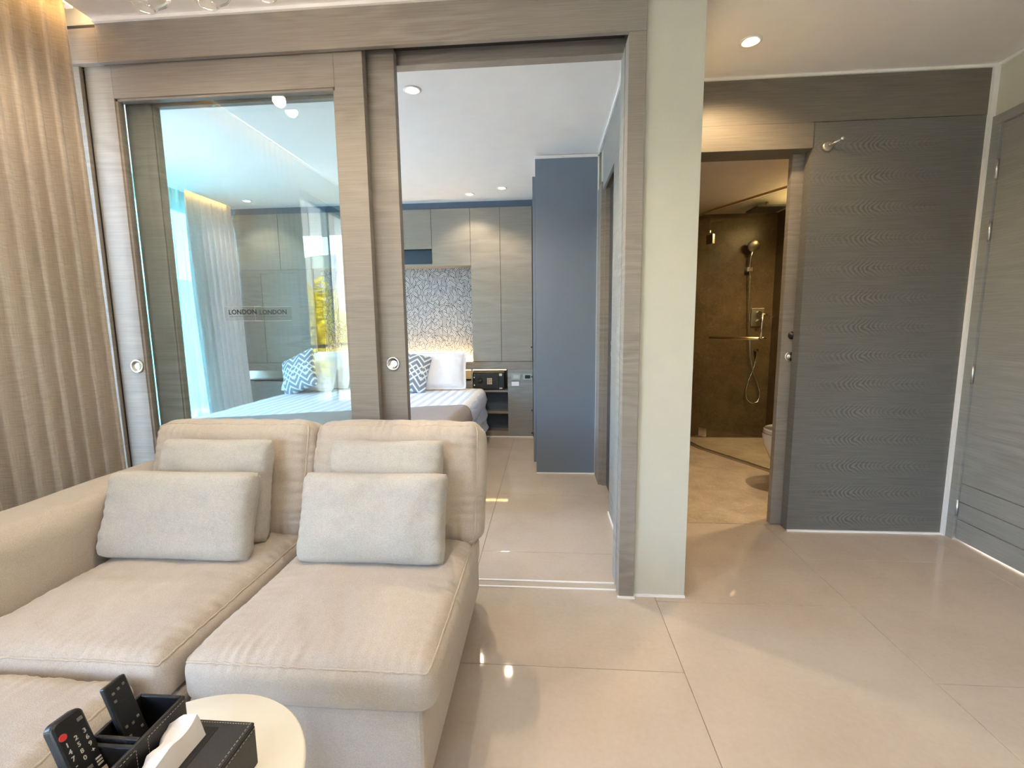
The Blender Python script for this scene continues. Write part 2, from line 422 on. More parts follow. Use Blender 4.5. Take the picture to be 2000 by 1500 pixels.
# rounded, crowned box cushion; grid lines gathered at the edges
def axis_pts(n, half, r):
    e = [-(half), -(half-r*.12), -(half-r*.35), -(half-r*.65), -(half-r)]
    inner = [-(half-r)+2*(half-r)*i/n for i in range(1, n)]
    return e+inner+[-x for x in reversed(e)]
def cushion(name, w, d, h, r, crown, bulge, mtx, mat, parent, nx=60, ny=50, nz=5, seed=0, wr=.0025, piping=None, bot_crown=0., gather=0., fold=.004):
    a, b, c = w/2, d/2, h/2
    X, Y, Z = axis_pts(nx, a, r), axis_pts(ny, b, r), axis_pts(nz, c, r)
    def f(x, y, z):
        q = Vector((max(-(a-r), min(a-r, x)), max(-(b-r), min(b-r, y)), max(-(c-r), min(c-r, z))))
        dlt = Vector((x, y, z))-q
        if dlt.length > 1e-9: q = q+dlt.normalized()*min(r, max(abs(dlt.x), abs(dlt.y), abs(dlt.z)))
        u, v, t = x/a, y/b, z/c
        k = (1-u**4)*(1-v**4)
        if t > 0: q.z += crown*k*t
        else: q.z += bot_crown*k*t
        q.x += bulge*u*(1-t*t)*(1-v**4); q.y += bulge*v*(1-t*t)*(1-u**4)
        n = noise.noise(Vector((x*7+seed*3.1, y*7, z*5))); n2 = noise.noise(Vector((x*19+seed, y*19+3, z*9)))
        q += Vector((0, 0, 1 if t > 0 else 0))*(fold*n+wr*n2)
        q.x += .6*fold*n*abs(u)**6*(1 if u > 0 else -1); q.y += .6*fold*n2*abs(v)**6*(1 if v > 0 else -1)
        if gather and t > .2:
            ey, ex = b-abs(y), a-abs(x)
            gy = math.exp(-ey/.035)*math.sin(x*210+9*noise.noise(Vector((x*6, seed, 1))))*(.5+noise.noise(Vector((x*9, seed+5, 0))))
            gx = math.exp(-ex/.035)*math.sin(y*190+9*noise.noise(Vector((y*6, seed, 2))))*(.5+noise.noise(Vector((y*9, seed+7, 0))))
            q.z += gather*(gy+gx)*min(1, (ey+.012)/.02)*min(1, (ex+.012)/.02)
        return mtx @ q
    idx, vs_, fs = {}, [], []
    def vid(i, j, k):
        key = (i, j, k)
        if key not in idx:
            idx[key] = len(vs_); vs_.append(f(X[i], Y[j], Z[k]))
        return idx[key]
    I, J, K = len(X)-1, len(Y)-1, len(Z)-1
    for i in range(I):
        for j in range(J):
            fs.append((vid(i, j, K), vid(i+1, j, K), vid(i+1, j+1, K), vid(i, j+1, K)))
            fs.append((vid(i, j, 0), vid(i, j+1, 0), vid(i+1, j+1, 0), vid(i+1, j, 0)))
    for i in range(I):
        for k in range(K):
            fs.append((vid(i, 0, k), vid(i+1, 0, k), vid(i+1, 0, k+1), vid(i, 0, k+1)))
            fs.append((vid(i, J, k), vid(i, J, k+1), vid(i+1, J, k+1), vid(i+1, J, k)))
    for j in range(J):
        for k in range(K):
            fs.append((vid(0, j, k), vid(0, j, k+1), vid(0, j+1, k+1), vid(0, j+1, k)))
            fs.append((vid(I, j, k), vid(I, j+1, k), vid(I, j+1, k+1), vid(I, j, k+1)))
    o = from_py(name, vs_, fs, mat, parent, smooth=True)
    if piping:
        loop = []
        kk = [c]
        N = 44
        for i in range(N): loop.append((-a+2*a*i/N, -b))
        for i in range(N): loop.append((a, -b+2*b*i/N))
        for i in range(N): loop.append((a-2*a*i/N, b))
        for i in range(N): loop.append((-a, b-2*b*i/N))
        pts = [f(x, y, c) for x, y in loop]
        tube('piping', pts, piping, PIPING, o, seg=6, closed=True)
    return o

# soft knife-edge or box-edge pillow in its own x (width) / z (height) plane, thickness along y
def pillow(name, w, h, t, mtx, mat, parent=None, n=44, edge=.46, seed=0, flange=0., wr=.010, pinch=.05, power=4):
    vs_, fs, uv = [], [], []
    for side in (-1, 1):
        for j in range(n+1):
            for i in range(n+1):
                su, sv = -1+2*i/n, -1+2*j/n
                u = math.sin(su*PI/2)*.55+su*.45; v = math.sin(sv*PI/2)*.55+sv*.45
                bx = u*w/2*(1-pinch*(1-v*v)*abs(u)**3); bz = v*h/2*(1-pinch*(1-u*u)*abs(v)**3)
                rc = 1-.055*abs(u*v)**5; bx *= rc; bz *= rc
                fu, fv = abs(u), abs(v)
                if flange:
                    fu, fv = min(1, fu/(1-flange)), min(1, fv/(1-flange))
                pr = max(0., (1-fu**power)*(1-fv**power))**.5
                th = t/2*(edge*(1 if not flange else 0)*max(0., 1-(fu**14+fv**14))**.5+(1-edge)*pr)+.002
                nn = noise.noise(Vector((bx*9+seed*5, bz*9, side*.7+seed)))
                n2 = noise.noise(Vector((bx*24+seed, bz*24, side*3.3)))
                gat = math.sin(bx*170+6*noise.noise(Vector((bx*8, seed, 0))))*math.exp(-(1-fv)*9)+math.sin(bz*170+6*noise.noise(Vector((seed, bz*8, 0))))*math.exp(-(1-fu)*9)
                th += (wr*nn+wr*.45*n2+wr*.38*gat)*min(1., pr*2.)
                vs_.append(mtx @ Vector((bx, side*th, bz))); uv.append(((u+1)/2, (v+1)/2))
    m1 = (n+1)**2
    for s in (0, 1):
        for j in range(n):
            for i in range(n):
                q = (s*m1+j*(n+1)+i, s*m1+j*(n+1)+i+1, s*m1+(j+1)*(n+1)+i+1, s*m1+(j+1)*(n+1)+i)
                fs.append(q if s == 0 else tuple(reversed(q)))
    rim = [(i, 0) for i in range(n)]+[(n, j) for j in range(n)]+[(n-i, n) for i in range(n)]+[(0, n-j) for j in range(n)]
    R = [j*(n+1)+i for i, j in rim]
    for k in range(len(R)):
        l = (k+1) % len(R)
        fs.append((R[l], R[k], m1+R[k], m1+R[l]))
    me = bpy.data.meshes.new(name); me.from_pydata([tuple(v) for v in vs_], [], fs); me.update()
    ul = me.uv_layers.new(name='UVMap')
    for lp in me.loops: ul.data[lp.index].uv = uv[lp.vertex_index]
    return link_mesh(name, me, mat, parent, smooth=True)

def place(loc, rx=0., ry=0., rz=0.):
    return Matrix.Translation(loc) @ Matrix.Rotation(rz, 4, 'Z') @ Matrix.Rotation(ry, 4, 'Y') @ Matrix.Rotation(rx, 4, 'X')

# pleated curtain along Y at x = X0
def curtain(name, X0, ya, yb, z0, z1, lam, amp, mat, seed=0, flare=.0, parent=None, step=.006):
    n = int(abs(yb-ya)/step); nz = 26
    vs_, fs = [], []
    ph = 0.; phs = []
    for i in range(n+1):
        y = ya+(yb-ya)*i/n
        l = lam*(1+.28*noise.noise(Vector((y*7, seed, 0))))
        phs.append(ph); ph += 2*PI*abs(yb-ya)/n/l
    for k in range(nz+1):
        t = k/nz; z = z1+(z0-z1)*t
        for i in range(n+1):
            y = ya+(yb-ya)*i/n
            A = amp*(.55+.45*min(1, t*3))*(1+.35*noise.noise(Vector((y*5, t*1.4, seed))))
            s = math.sin(phs[i]+.5*noise.noise(Vector((y*4, t*2, seed+4))))
            x = X0+A*(s*(1.0-.25*abs(s)))+flare*t*t+.012*noise.noise(Vector((y*3, t*2.2, seed+9)))
            yy = y+.25*A*math.cos(2*phs[i])*.6
            vs_.append((x, yy, z))
    for k in range(nz):
        for i in range(n):
            a = k*(n+1)+i
            fs.append((a, a+1, a+n+2, a+n+1))
    o = from_py(name, vs_, fs, mat, parent, smooth=True)
    if mat is not SHEER:
        sm = o.modifiers.new('thickness', 'SOLIDIFY'); sm.thickness = .0025
    return o

# ------------------------------------------------------------------ the room shell
CEIL = 2.40; ROOF = 2.58
fl = struct(box('floor', -3.6, 2.35, -3.1, 5.0, -.12, -.004, GROUT), 'beige polished floor slab running through living room and bedroom', 'floor')
TW = .802
cache = {}
def tile(x0, x1, y0, y1):
    g_ = .0010
    key = (round(x1-x0, 3), round(y1-y0, 3))
    if key not in cache:
        bm = bmesh.new(); a, b = (x1-x0)/2-g_, (y1-y0)/2-g_
        bm_box(bm, -a, a, -b, b, -.004, 0)
        bmesh.ops.bevel(bm, geom=[e for e in bm.edges if all(v.co.z > -.001 for v in e.verts)], offset=.0008, segments=1, affect='EDGES')
        me = bpy.data.meshes.new('tile'); bm.to_mesh(me); bm.free(); me.materials.append(TILE); cache[key] = me
    o = bpy.data.objects.new('tile', cache[key]); C.objects.link(o)
    o.location = ((x0+x1)/2, (y0+y1)/2, 0); WLOC[o.name] = Vector(o.location); attach(o, fl)
for k in range(-5, 3):
    x0 = .464+TW*k; x1 = x0+TW
    off = 1.453 if k % 2 else 1.857
    for j in range(-7, 6):
        y0 = off+TW*j; y1 = y0+TW
        cx0, cx1 = max(x0, -3.5), min(x1, 2.19)
        ymax = 4.9 if k < 0 else 2.655
        cy0, cy1 = max(y0, -3.0), min(y1, ymax)
        if k <= -3: 
            if cy1 < 2.08: cx0 = max(cx0, -2.1)
        if cx1-cx0 < .02 or cy1-cy0 < .02: continue
        if cx1 <= -2.1 and cy1 < 2.08: continue
        tile(cx0, cx1, cy0, cy1)
struct(box('floor_bathroom', .59, 2.22, 2.657, 4.75, -.05, .001, BATHF), 'brown mottled stone bathroom floor', 'floor')

struct(box('ceiling', -1.80, 2.30, -3.1, 1.90, CEIL, ROOF, WHITEP), 'white living room ceiling over sofa and floor', 'ceiling')
struct(box('ceiling_hall', .59, 2.30, 1.90, 2.64, CEIL, ROOF, WHITEP), 'white hall ceiling with recessed downlight', 'ceiling')
struct(box('ceiling_bedroom', -3.20, .40, 2.06, 5.0, CEIL, ROOF, WHITEP), 'pale bedroom ceiling seen through the sliding doors', 'ceiling')
struct(box('ceiling_bathroom', .59, 2.22, 2.70, 4.80, 2.215, ROOF, WHITEP), 'white bathroom ceiling above the shower', 'ceiling')
struct(box('light_block_slab', -3.75, 2.45, -3.25, 5.2, ROOF, ROOF+.1, CREAM), 'cream slab added over all rooms to block light, topping the curtain recess', 'ceiling')  # added above everything to keep outside light out; also closes the recess

# left side of the living room: glazing behind the curtain
struct(box('wall_left', -2.20, -2.10, -3.1, -1.62, 0, ROOF, CREAM), 'cream wall beside the balcony window')
struct(box('wall_left_head', -2.20, -2.10, -1.62, 1.99, 2.36, ROOF, CREAM), 'cream strip of wall above the balcony window')
w1 = empty('window_1', (-2.15, .15, 0), 'tall balcony window reflected in the sliding door glass', 'window'); w1['kind'] = 'structure'
for y in (-1.60, -.62, .36, 1.34, 1.93):
    box('window_frame', -2.17, -2.12, y-.03, y+.03, 0, 2.36, DGAP, w1)
box('window_frame', -2.17, -2.12, -1.62, 1.96, 2.30, 2.36, DGAP, w1); box('window_frame', -2.17, -2.12, -1.62, 1.96, 0, .06, DGAP, w1)
for a, b in ((-1.57, -.65), (-.59, .33), (.39, 1.31), (1.37, 1.90)):
    box('window_pane', -2.150, -2.142, a, b, .06, 2.30, GLASSW, w1)
portal('daylight_portal', (-2.11, .17, 1.18), (3.5, 2.3), (1, 0, 0))
# rear wall with balcony doors (behind the viewpoint)
struct(box('wall_rear', -2.2, 2.3, -3.1, -3.0, 2.32, ROOF, CREAM), 'cream wall strip above rear balcony doors')
struct(box('wall_rear_side', -.89, 2.3, -3.1, -3.0, 0, 2.32, CREAM), 'cream wall beside rear balcony doors')
struct(box('wall_rear_corner', -2.2, -1.9, -3.1, -3.0, 0, 2.32, CREAM), 'cream corner wall beside rear balcony doors')
w2 = empty('window_2', (-1.4, -3.05, 0), 'rear glazed balcony doors behind the viewpoint', 'window'); w2['kind'] = 'structure'
for x in (-1.87, -.92): box('window_frame', x-.03, x+.03, -3.07, -3.03, 0, 2.32, DGAP, w2)
for a, b in ((-1.84, -.95),): box('window_pane', a, b, -3.054, -3.046, .02, 2.30, GLASSW, w2)
portal('daylight_portal', (-1.4, -3.0, 1.16), (.98, 2.3), (0, 1, 0))
# right wall with the entrance door
struct(box('wall_right', 2.19, 2.30, -3.1, 1.58, 0, CEIL, CREAM), 'cream right wall beyond the entrance door')
struct(box('wall_right_head', 2.19, 2.30, 1.58, 2.575, 2.155, CEIL, CREAM), 'cream wall above the grey entrance door')
# column and wall between bedroom and hall
struct(box('wall_column', .372, .59, 1.894, 2.06, 0, CEIL, CREAM), 'cream plaster column end between bedroom and hall', 'column')
struct(box('wall_core', .40, .59, 2.06, 2.775, 0, ROOF, CREAM), 'cream wall between bedroom and hall')
struct(box('wall_core_door', .46, .59, 2.775, 3.29, 0, ROOF, CREAM), 'cream wall behind the bedroom pocket door')
struct(box('wall_core_back', .40, .59, 3.29, 4.95, 0, ROOF, CREAM), 'cream wall between wardrobe and bathroom')
# hall wall veneer panels around the bathroom opening
struct(box('wall_hall', 1.352, 2.185, 2.575, 2.64, 0.004, 2.172, PANELW), 'dark grey oak veneer wall panel beside bathroom opening')
struct(box('wall_hall_head', .59, 2.185, 2.573, 2.64, 2.174, CEIL, HALLW), 'grey oak veneer band under hall ceiling', 'wall')
hd = struct(box('trim_1', .59, 1.352, 2.568, 2.72, 2.047, 2.172, HALLW, bev=.002), 'grey oak boxed header over bathroom opening', 'trim')
struct(box('trim_2', .59, 2.19, 2.562, 2.575, 2.388, 2.40, WHITET), 'thin white ceiling bead above hall panel', 'trim')
struct(box('trim_3', 2.165, 2.19, 2.557, 2.575, 0, CEIL, WHITET), 'thin white vertical bead in hall corner', 'trim')
struct(box('baseboard_hall', 1.352, 2.17, 2.566, 2.577, 0, .010, WHITET), 'thin white sealant strip under hall panel', 'baseboard')
struct(box('baseboard_column', .372, .592, 1.886, 1.896, 0, .009, WHITET), 'thin white sealant strip under cream column', 'baseboard')
struct(box('trim_4', 2.178, 2.19, -3.0, 2.56, 2.388, 2.40, WHITET), 'thin white ceiling bead on right wall', 'trim')
struct(box('wall_bathroom_front', 1.36, 2.22, 2.705, 2.76, 0, ROOF, BATHW), 'stone bathroom wall behind the sliding leaf')
struct(box('wall_bathroom_back', .59, 2.30, 4.75, 4.85, 0, ROOF, BATHW), 'dark brown stone shower wall')
struct(box('wall_bathroom_right', 2.22, 2.30, 2.575, 4.80, 0, ROOF, BATHW), 'dark brown stone bathroom side wall')
struct(box('wall_bathroom_left', .59, .61, 2.72, 4.75, 0, 2.3, BATHW), 'dark stone lining on bathroom side of wall')
struct(box('wall_bathroom_head', .59, 2.22, 2.66, 2.72, 2.172, ROOF, WHITEP), 'white plaster over bathroom opening')
# bedroom shell
struct(box('wall_bedroom_back', -3.6, .40, 4.93, 5.02, 0, ROOF, CREAM), 'cream wall behind bedroom joinery')
struct(box('wall_bedroom_paper', -2.44, -.76, 4.918, 4.930, .60, 1.97, WALLP), 'leaf patterned wallpaper panel above the headboard')
struct(box('wall_bedroom_front', -3.6, -1.99, 1.95, 2.06, 0, ROOF, CREAM), 'cream bedroom wall behind the living room curtain')
struct(box('wall_recess_end', -2.2, -1.78, 1.90, 2.00, 2.36, ROOF, CREAM), 'cream end wall of lit curtain recess')
struct(box('wall_bedroom_left_head', -3.62, -3.52, 2.06, 5.0, 2.36, ROOF, CREAM), 'cream strip above bedroom window')
struct(box('wall_over_doors', -1.78, .59, 1.90, 2.06, 2.40, ROOF, CREAM), 'cream strip over the sliding doors')
w3 = empty('window_3', (-3.57, 3.5, 0), 'teal tinted bedroom window behind sheer curtain', 'window'); w3['kind'] = 'structure'
for y in (2.09, 3.03, 3.97, 4.89): box('window_frame', -3.59, -3.54, y-.03, y+.03, 0, 2.36, DGAP, w3)
box('window_frame', -3.59, -3.54, 2.06, 4.92, 2.31, 2.36, DGAP, w3)
for a, b in ((2.12, 3.0), (3.06, 3.94), (4.0, 4.86)): box('window_pane', -3.57, -3.562, a, b, .02, 2.31, GLASSB, w3)
portal('daylight_portal', (-3.53, 3.5, 1.18), (2.8, 2.3), (1, 0, 0))
# bedroom right wall cladding and its pocket door
cl = struct(box('wall_bedroom_right', .385, .401, 2.06, 2.775, 0, CEIL, DOORW), 'grey veneer bedroom wall beside the sliding doorway')
struct(box('wall_bedroom_right_head', .385, .401, 2.775, 3.29, 2.08, CEIL, DOORW), 'grey veneer over bedroom pocket door')
struct(box('trim_5', .375, .401, 3.29, 3.525, 0, 2.13, GREYW), 'grey oak lining between wardrobe and pocket door', 'trim')
struct(box('wall_bedroom_right_end', .385, .401, 3.525, 4.92, 0, CEIL, DOORW), 'grey veneer wall behind the wardrobe')
struct(box('baseboard_bedroom', .379, .386, 2.50, 2.775, 0, .012, WHITET), 'thin white sealant strip under bedroom veneer wall', 'baseboard')
struct(box('trim_6', .377, .386, 2.06, 4.7, 2.388, 2.40, WHITET), 'thin white bead along bedroom ceiling edge', 'trim')

# ------------------------------------------------------------------ sliding door set
bmh = empty('door_frame', (-.8, 1.96, 0), 'grey oak beam and posts framing the sliding glass doors', 'door frame'); bmh['kind'] = 'structure'
box('beam_fascia', -1.80, .372, 1.872, 1.894, 2.245, CEIL-.012, GREYW, bmh, bev=.0015)
box('beam_end', -2.10, -1.80, 1.872, 1.90, 2.245, 2.375, GREYW, bmh, bev=.0015)
box('beam_rear', -1.99, .372, 2.012, 2.06, 2.245, CEIL, GREYW, bmh, bev=.0015)
box('beam_soffit', -1.99, .372, 1.894, 2.012, 2.31, CEIL, DARKW, bmh)
for y in (1.926, 1.984): box('head_track', -1.99, .31, y-.012, y+.012, 2.292, 2.312, DGAP, bmh)
box('post', .308, .372, 1.874, 1.952, .006, 2.245, GREYW, bmh, bev=.0015)
box('post_reveal', .322, .372, 1.952, 1.966, 0.006, 2.31, DGAP, bmh)
box('post', .308, .385, 1.966, 2.06, .006, 2.245, DOORW, bmh, bev=.0015)
box('post', -2.09, -1.915, 1.90, 2.06, .0, 2.245, DARKW, bmh, bev=.0015)
box('post_bead', -1.94, -1.905, 1.888, 1.905, 0, 2.245, GREYW, bmh, bev=.0015)
box('ceiling_bead', -1.80, .372, 1.860, 1.873, CEIL-.012, CEIL, WHITET, bmh)
box('floor_bead', .303, .376, 1.866, 1.876, 0, .009, WHITET, bmh)
for y in (1.929, 1.982): box('floor_track', -1.915, .305, y-.005, y+.005, 0, .004, WHITET, bmh)
def sliding_door(x0, x1, y0, label, pull_x, bead, sticker_x):
    d = empty('sliding_door', ((x0+x1)/2, y0+.02, 0), label, 'door', 'sliding glass doors')
    d['kind'] = 'structure'
    y1 = y0+.04; s = .118; zt = 2.123; zb = .14; top = 2.285
    box('stile', x0, x0+s, y0, y1, .008, top, GREYW, d, bev=.0015)
    st = box('stile', x1-s, x1, y0, y1, .008, top, GREYW, d, bev=.0015)
    box('top_rail', x0+s, x1-s, y0, y1, zt, top, GREYW, d, bev=.0012)
    box('bottom_rail', x0+s, x1-s, y0, y1, .008, zb, GREYW, d, bev=.0012)
    pane = box('glass_pane', x0+s, x1-s, y0+.017, y0+.023, zb, zt, GLASS, d)
    b = .009
    for (a0, a1, c0, c1) in ((x0+s, x0+s+b, zb, zt), (x1-s-b, x1-s, zb, zt), (x0+s, x1-s, zt-b, zt), (x0+s, x1-s, zb, zb+b)):
        box('glazing_bead', a0, a1, y0+.006, y0+.034, c0, c1, bead, d)
    # flush pull: ring, cup and thumb step
    for px, mt in pull_x:
        ring = lathe('flush_pull', [(0, .0008), (.0215, .0008), (.0225, .006), (.0285, .0065), (.0305, .004), (.0305, .0001)], (px, y0, 1.012), (0, -1, 0), mt, d)
        cyl('pull_step', (px+.005, y0-.0008, 1.012), (px+.005, y0-.0045, 1.012), .0145, CHROME, ring, seg=24)
    # small clear sticker with LONDON lettering
    lbl = box('sticker', sticker_x-.085, sticker_x+.085, y0+.0162, y0+.0169, 1.205, 1.268, GLASSP, d)
    R = Matrix.Translation((sticker_x, y0+.0155, 1.243)) @ Matrix.Rotation(PI/2, 4, 'X')
    text_mesh('lettering', 'LONDON', .029, R, INK, lbl)
    box('lettering_rule', sticker_x-.062, sticker_x+.062, y0+.0152, y0+.0158, 1.2235, 1.2246, INK, lbl)
    for q in range(9):
        box('small_print', sticker_x-.030+q*.0066, sticker_x-.0252+q*.0066, y0+.0152, y0+.0158, 1.2125, 1.2137, GREYK, lbl)
    for (a0, a1, c0, c1) in ((-.085, .085, .0615, .063), (-.085, .085, 0, .0015), (-.085, -.0835, 0, .063)):
        box('sticker_edge', sticker_x+a0, sticker_x+a1, y0+.0154, y0+.016, 1.205+c0, 1.205+c1, PRINT, lbl)
    return d
sliding_door(-1.900, -.722, 1.905, 'nearer grey oak sliding door with full glass pane behind sofa', ((-1.815, BRUSHED),), GREYW, -1.315)
sliding_door(-1.792, -.614, 1.965, 'rear sliding glass door peeking out beside the open doorway', ((-.672, CHROME),), GREYW, -1.214)

# ------------------------------------------------------------------ pocket door of the bathroom, entrance door, bedroom pocket door
d1 = empty('door_1', (1.7, 2.67, 0), 'grey oak sliding leaf at bathroom opening with round lock', 'door'); d1['kind'] = 'structure'
box('door_leaf', 1.297, 2.18, 2.652, 2.692, .006, 2.06, GREYW, d1, bev=.0015)
lathe('thumb_turn', [(0, .016), (.010, .016), (.011, .010), (.020, .007), (.022, .001), (.022, 0)][::-1], (1.352, 2.652, 1.099), (0, -1, 0), BLACKP, d1)
lathe('lock_pull', [(0, .012), (.009, .012), (.010, .004), (.018, .004), (.024, .006), (.026, .001), (.026, 0)][::-1], (1.345, 2.652, .982), (0, -1, 0), CHROME, d1)
d2 = empty('door_2', (2.2, 2.05, 0), 'grey veneer entrance door with grooved foot on right wall', 'door'); d2['kind'] = 'structure'
box('door_frame', 2.178, 2.30, 2.512, 2.557, 0, 2.155, DOORW, d2, bev=.002)
box('door_frame', 2.178, 2.30, 1.58, 1.625, 0, 2.155, DOORW, d2, bev=.002)
box('door_frame', 2.178, 2.30, 1.625, 2.512, 2.112, 2.155, DOORW, d2, bev=.002)
zz = [.008, .118, .213, .315, 2.108]
for i in range(4):
    box('door_board', 2.190, 2.235, 1.628, 2.508, zz[i]+.0015, zz[i+1]-.0015, DOORW, d2, bev=.0015)
box('door_core', 2.197, 2.23, 1.63, 2.506, .01, 2.1, DGAP, d2)
for z in (1.90, 1.607, .892, .179):
    hg = cyl('hinge', (2.183, 2.510, z-.045), (2.183, 2.510, z+.045), .006, ALU, d2, seg=12)
d3 = empty('door_3', (.44, 3.03, 0), 'dark grey pocket door in bedroom side wall', 'door'); d3['kind'] = 'structure'
box('door_leaf', .432, .455, 2.775, 3.29, .006, 2.08, DARKW, d3)
box('door_reveal', .401, .432, 3.27, 3.29, .0, 2.08, GREYW, d3)
pl = box('pull_plate', .429, .433, 3.10, 3.13, .96, 1.06, CHROME, d3, bev=.0015)
box('pull_slot', .4283, .4295, 3.108, 3.122, .985, 1.035, DGAP, pl)

# hat-peg style door stop on hall panel
pg = empty('door_stop', (1.427, 2.575, 2.04), 'small chrome door stop high on dark oak panel', 'door stop')
lathe('rose', [(0, .010), (.016, .010), (.024, .006), (.026, .001), (.026, 0)][::-1], (1.425, 2.575, 2.055), (0, -1, 0), BRUSHED, pg)
cyl('stem', (1.425, 2.566, 2.055), (1.462, 2.530, 2.071), .0055, CHROME, pg)
lathe('ball_tip', [(0, -.010), (.006, -.008), (.0095, -.002), (.0095, .003), (.006, .008), (0, .010)], (1.466, 2.527, 2.073), (1, -1, .4), CHROME, pg, seg=16)

# ------------------------------------------------------------------ downlights
def downlight(x, y, z, label, watts, ang=110, tilt=(0, 0, -1), group='recessed warm downlights', r=.034, disc=WARMDISC, col=(1, .83, .60)):
    d = empty('downlight', (x, y, z-.012), label, 'downlight', group)
    lathe('trim_ring', [(r+.012, 0), (r+.013, -.003), (r+.004, -.006), (r, -.004), (r-.001, 0)], (x, y, z), (0, 0, 1), WHITET, d, seg=28)
    lathe('lamp_face', [(0, -.0025), (r*.86, -.0025), (r*.88, -.001), (0, -.001)][:3], (x, y, z), (0, 0, 1), disc, d, seg=24)
    l = bpy.data.lights.new('downlight_lamp', 'SPOT'); l.energy = watts*LAMP; l.spot_size = math.radians(ang); l.spot_blend = .55
    l.color = col; l.shadow_soft_size = .03
    o = bpy.data.objects.new('downlight_lamp', l); C.objects.link(o); o.location = (x, y, z-.02)
    o.rotation_euler = Vector(tilt).to_track_quat('-Z', 'Y').to_euler()
    return d
downlight(.898, 2.263, CEIL, 'round recessed downlight in hall ceiling before bathroom', 18, 150, col=(1, .72, .40))
downlight(-.697, 2.527, CEIL, 'largest bedroom downlight just inside the open sliding doorway', 40, 155)
downlight(-.719, 4.464, CEIL, 'bedroom downlight nearer the wallpaper, left of the wardrobe pair', 9, 120)
downlight(-.398, 4.305, CEIL, 'bedroom downlight nearest the blue grey wardrobe', 9, 120)
downlight(-2.90, 4.44, CEIL, 'bedroom downlight beside the curtain seen through glass', 8, 120)
downlight(-1.425, 1.32, CEIL, 'living room downlight reflected in the door glass above sofa', 16, 150)
downlight(-.45, 1.0, CEIL, 'unseen downlight added for light over the chaise seat', 20, 150)  # out of view, added as extra light for the living room
downlight(.7, .3, CEIL, 'unseen downlight added for light over the open tiled floor', 20, 150)  # another unseen lamp, added to light the living room

def cove(name, x0, x1, y0, y1, z, label, watts, col=(1, .68, .30)):
    o = tag(box(name, x0, x1, y0, y1, z, z+.016, COVELED), label, 'light strip')
    return o
cove('cove_light', -1.813, -1.801, .0, 1.86, 2.424, 'warm light strip in the living room curtain recess', 6)
cove('cove_light', -3.213, -3.201, 2.2, 4.6, 2.424, 'warm light strip in the bedroom curtain recess', 6)

# ------------------------------------------------------------------ living room curtain
cu = curtain('curtain', -1.885, 1.83, .34, .015, 2.44, .066, .032, CURT, seed=2, flare=.035)
tag(cu, 'beige linen floor length curtain beside the sofa arm', 'curtain')
tag(box('curtain_track', -1.90, -1.87, .0, 1.86, 2.44, 2.46, WHITET), 'white ceiling track carrying the living room curtain', 'curtain track')

# ------------------------------------------------------------------ sofa
so_ = empty('sofa', (-.95, 1.36, 0), 'beige linen two seat sofa with deep seats and one arm', 'sofa')
box('base', -.868, -.288, .935, 1.82, .05, .292, LINEN, so_, bev=.018, seg=3)
box('base', -1.50, -.884, .935, 1.82, .05, .292, LINEN, so_, bev=.018, seg=3)
for x, y in ((-.33, .99), (-.82, .99), (-.33, 1.76), (-.82, 1.76), (-.94, .99), (-1.66, .99), (-.94, 1.76), (-1.66, 1.76)):
    cyl('foot', (x, y, 0), (x, y, .052), .02, BLACKP, so_, seg=14)
box('back_frame', -1.50, -.31, 1.70, 1.83, .29, .60, LINEN, so_, bev=.03, seg=3)
cushion('arm', .235, .92, .57, .062, .004, .006, place((-1.612, 1.372, .335)), LINEN, so_, nx=12, ny=40, nz=24, seed=5, fold=.003, wr=.001)
cushion('seat_cushion', .612, .735, .122, .040, .026, .006, place((-.560, 1.283, .346)), LINEN, so_, nx=100, ny=90, nz=6, seed=1, piping=.003, gather=.0050)
cushion('seat_cushion', .592, .735, .122, .040, .026, .006, place((-1.193, 1.272, .346)), LINEN, so_, nx=90, ny=90, nz=6, seed=2, piping=.003, gather=.0050)
def back_cushion(xc, w, lean, rz, seed, yb=1.50, h=.445, t=.165, zb=.398):
    M_ = Matrix.Translation((xc, yb, zb)) @ Matrix.Rotation(rz, 4, 'Z') @ Matrix.Rotation(-lean, 4, 'X') @ Matrix.Translation((0, t/2, h/2)) @ Matrix.Rotation(PI/2, 4, 'X')
    return cushion('back_cushion', w, h, t, .050, .028, .010, M_, LINEN, so_, nx=100, ny=70, nz=6, seed=seed, piping=.0036, gather=.0075, bot_crown=.0, fold=.007, wr=.003)
back_cushion(-.560, .640, math.radians(17), 0, 3, yb=1.515)
back_cushion(-1.215, .640, math.radians(17), 0, 4, yb=1.525)

def throw(name, xc, yb, zb, w, h, t, lean, rz, label, seed, mat=PILLOWF, roll=0, **kw):
    M_ = Matrix.Translation((xc, yb, zb)) @ Matrix.Rotation(rz, 4, 'Z') @ Matrix.Rotation(-lean, 4, 'X') @ Matrix.Translation((0, 0, h/2)) @ Matrix.Rotation(roll, 4, 'Y')
    o = pillow(name, w, h, t, M_, mat, None, seed=seed, **kw)
    return tag(o, label, 'pillow', kw.get('group'))
throw('throw_pillow', -.565, 1.343, .418, .500, .295, .122, math.radians(19), .0, 'front throw pillow on the right-hand sofa seat', 11)
throw('throw_pillow', -.560, 1.456, .418, .415, .375, .100, math.radians(14), 0, 'rear throw pillow against the right-hand sofa back cushion', 12)
throw('throw_pillow', -1.225, 1.335, .418, .535, .295, .122, math.radians(19), .0, 'front throw pillow on the seat beside the sofa arm', 13)
throw('throw_pillow', -1.190, 1.456, .418, .430, .375, .100, math.radians(14), 0, 'rear throw pillow against the back cushion near sofa arm', 14)

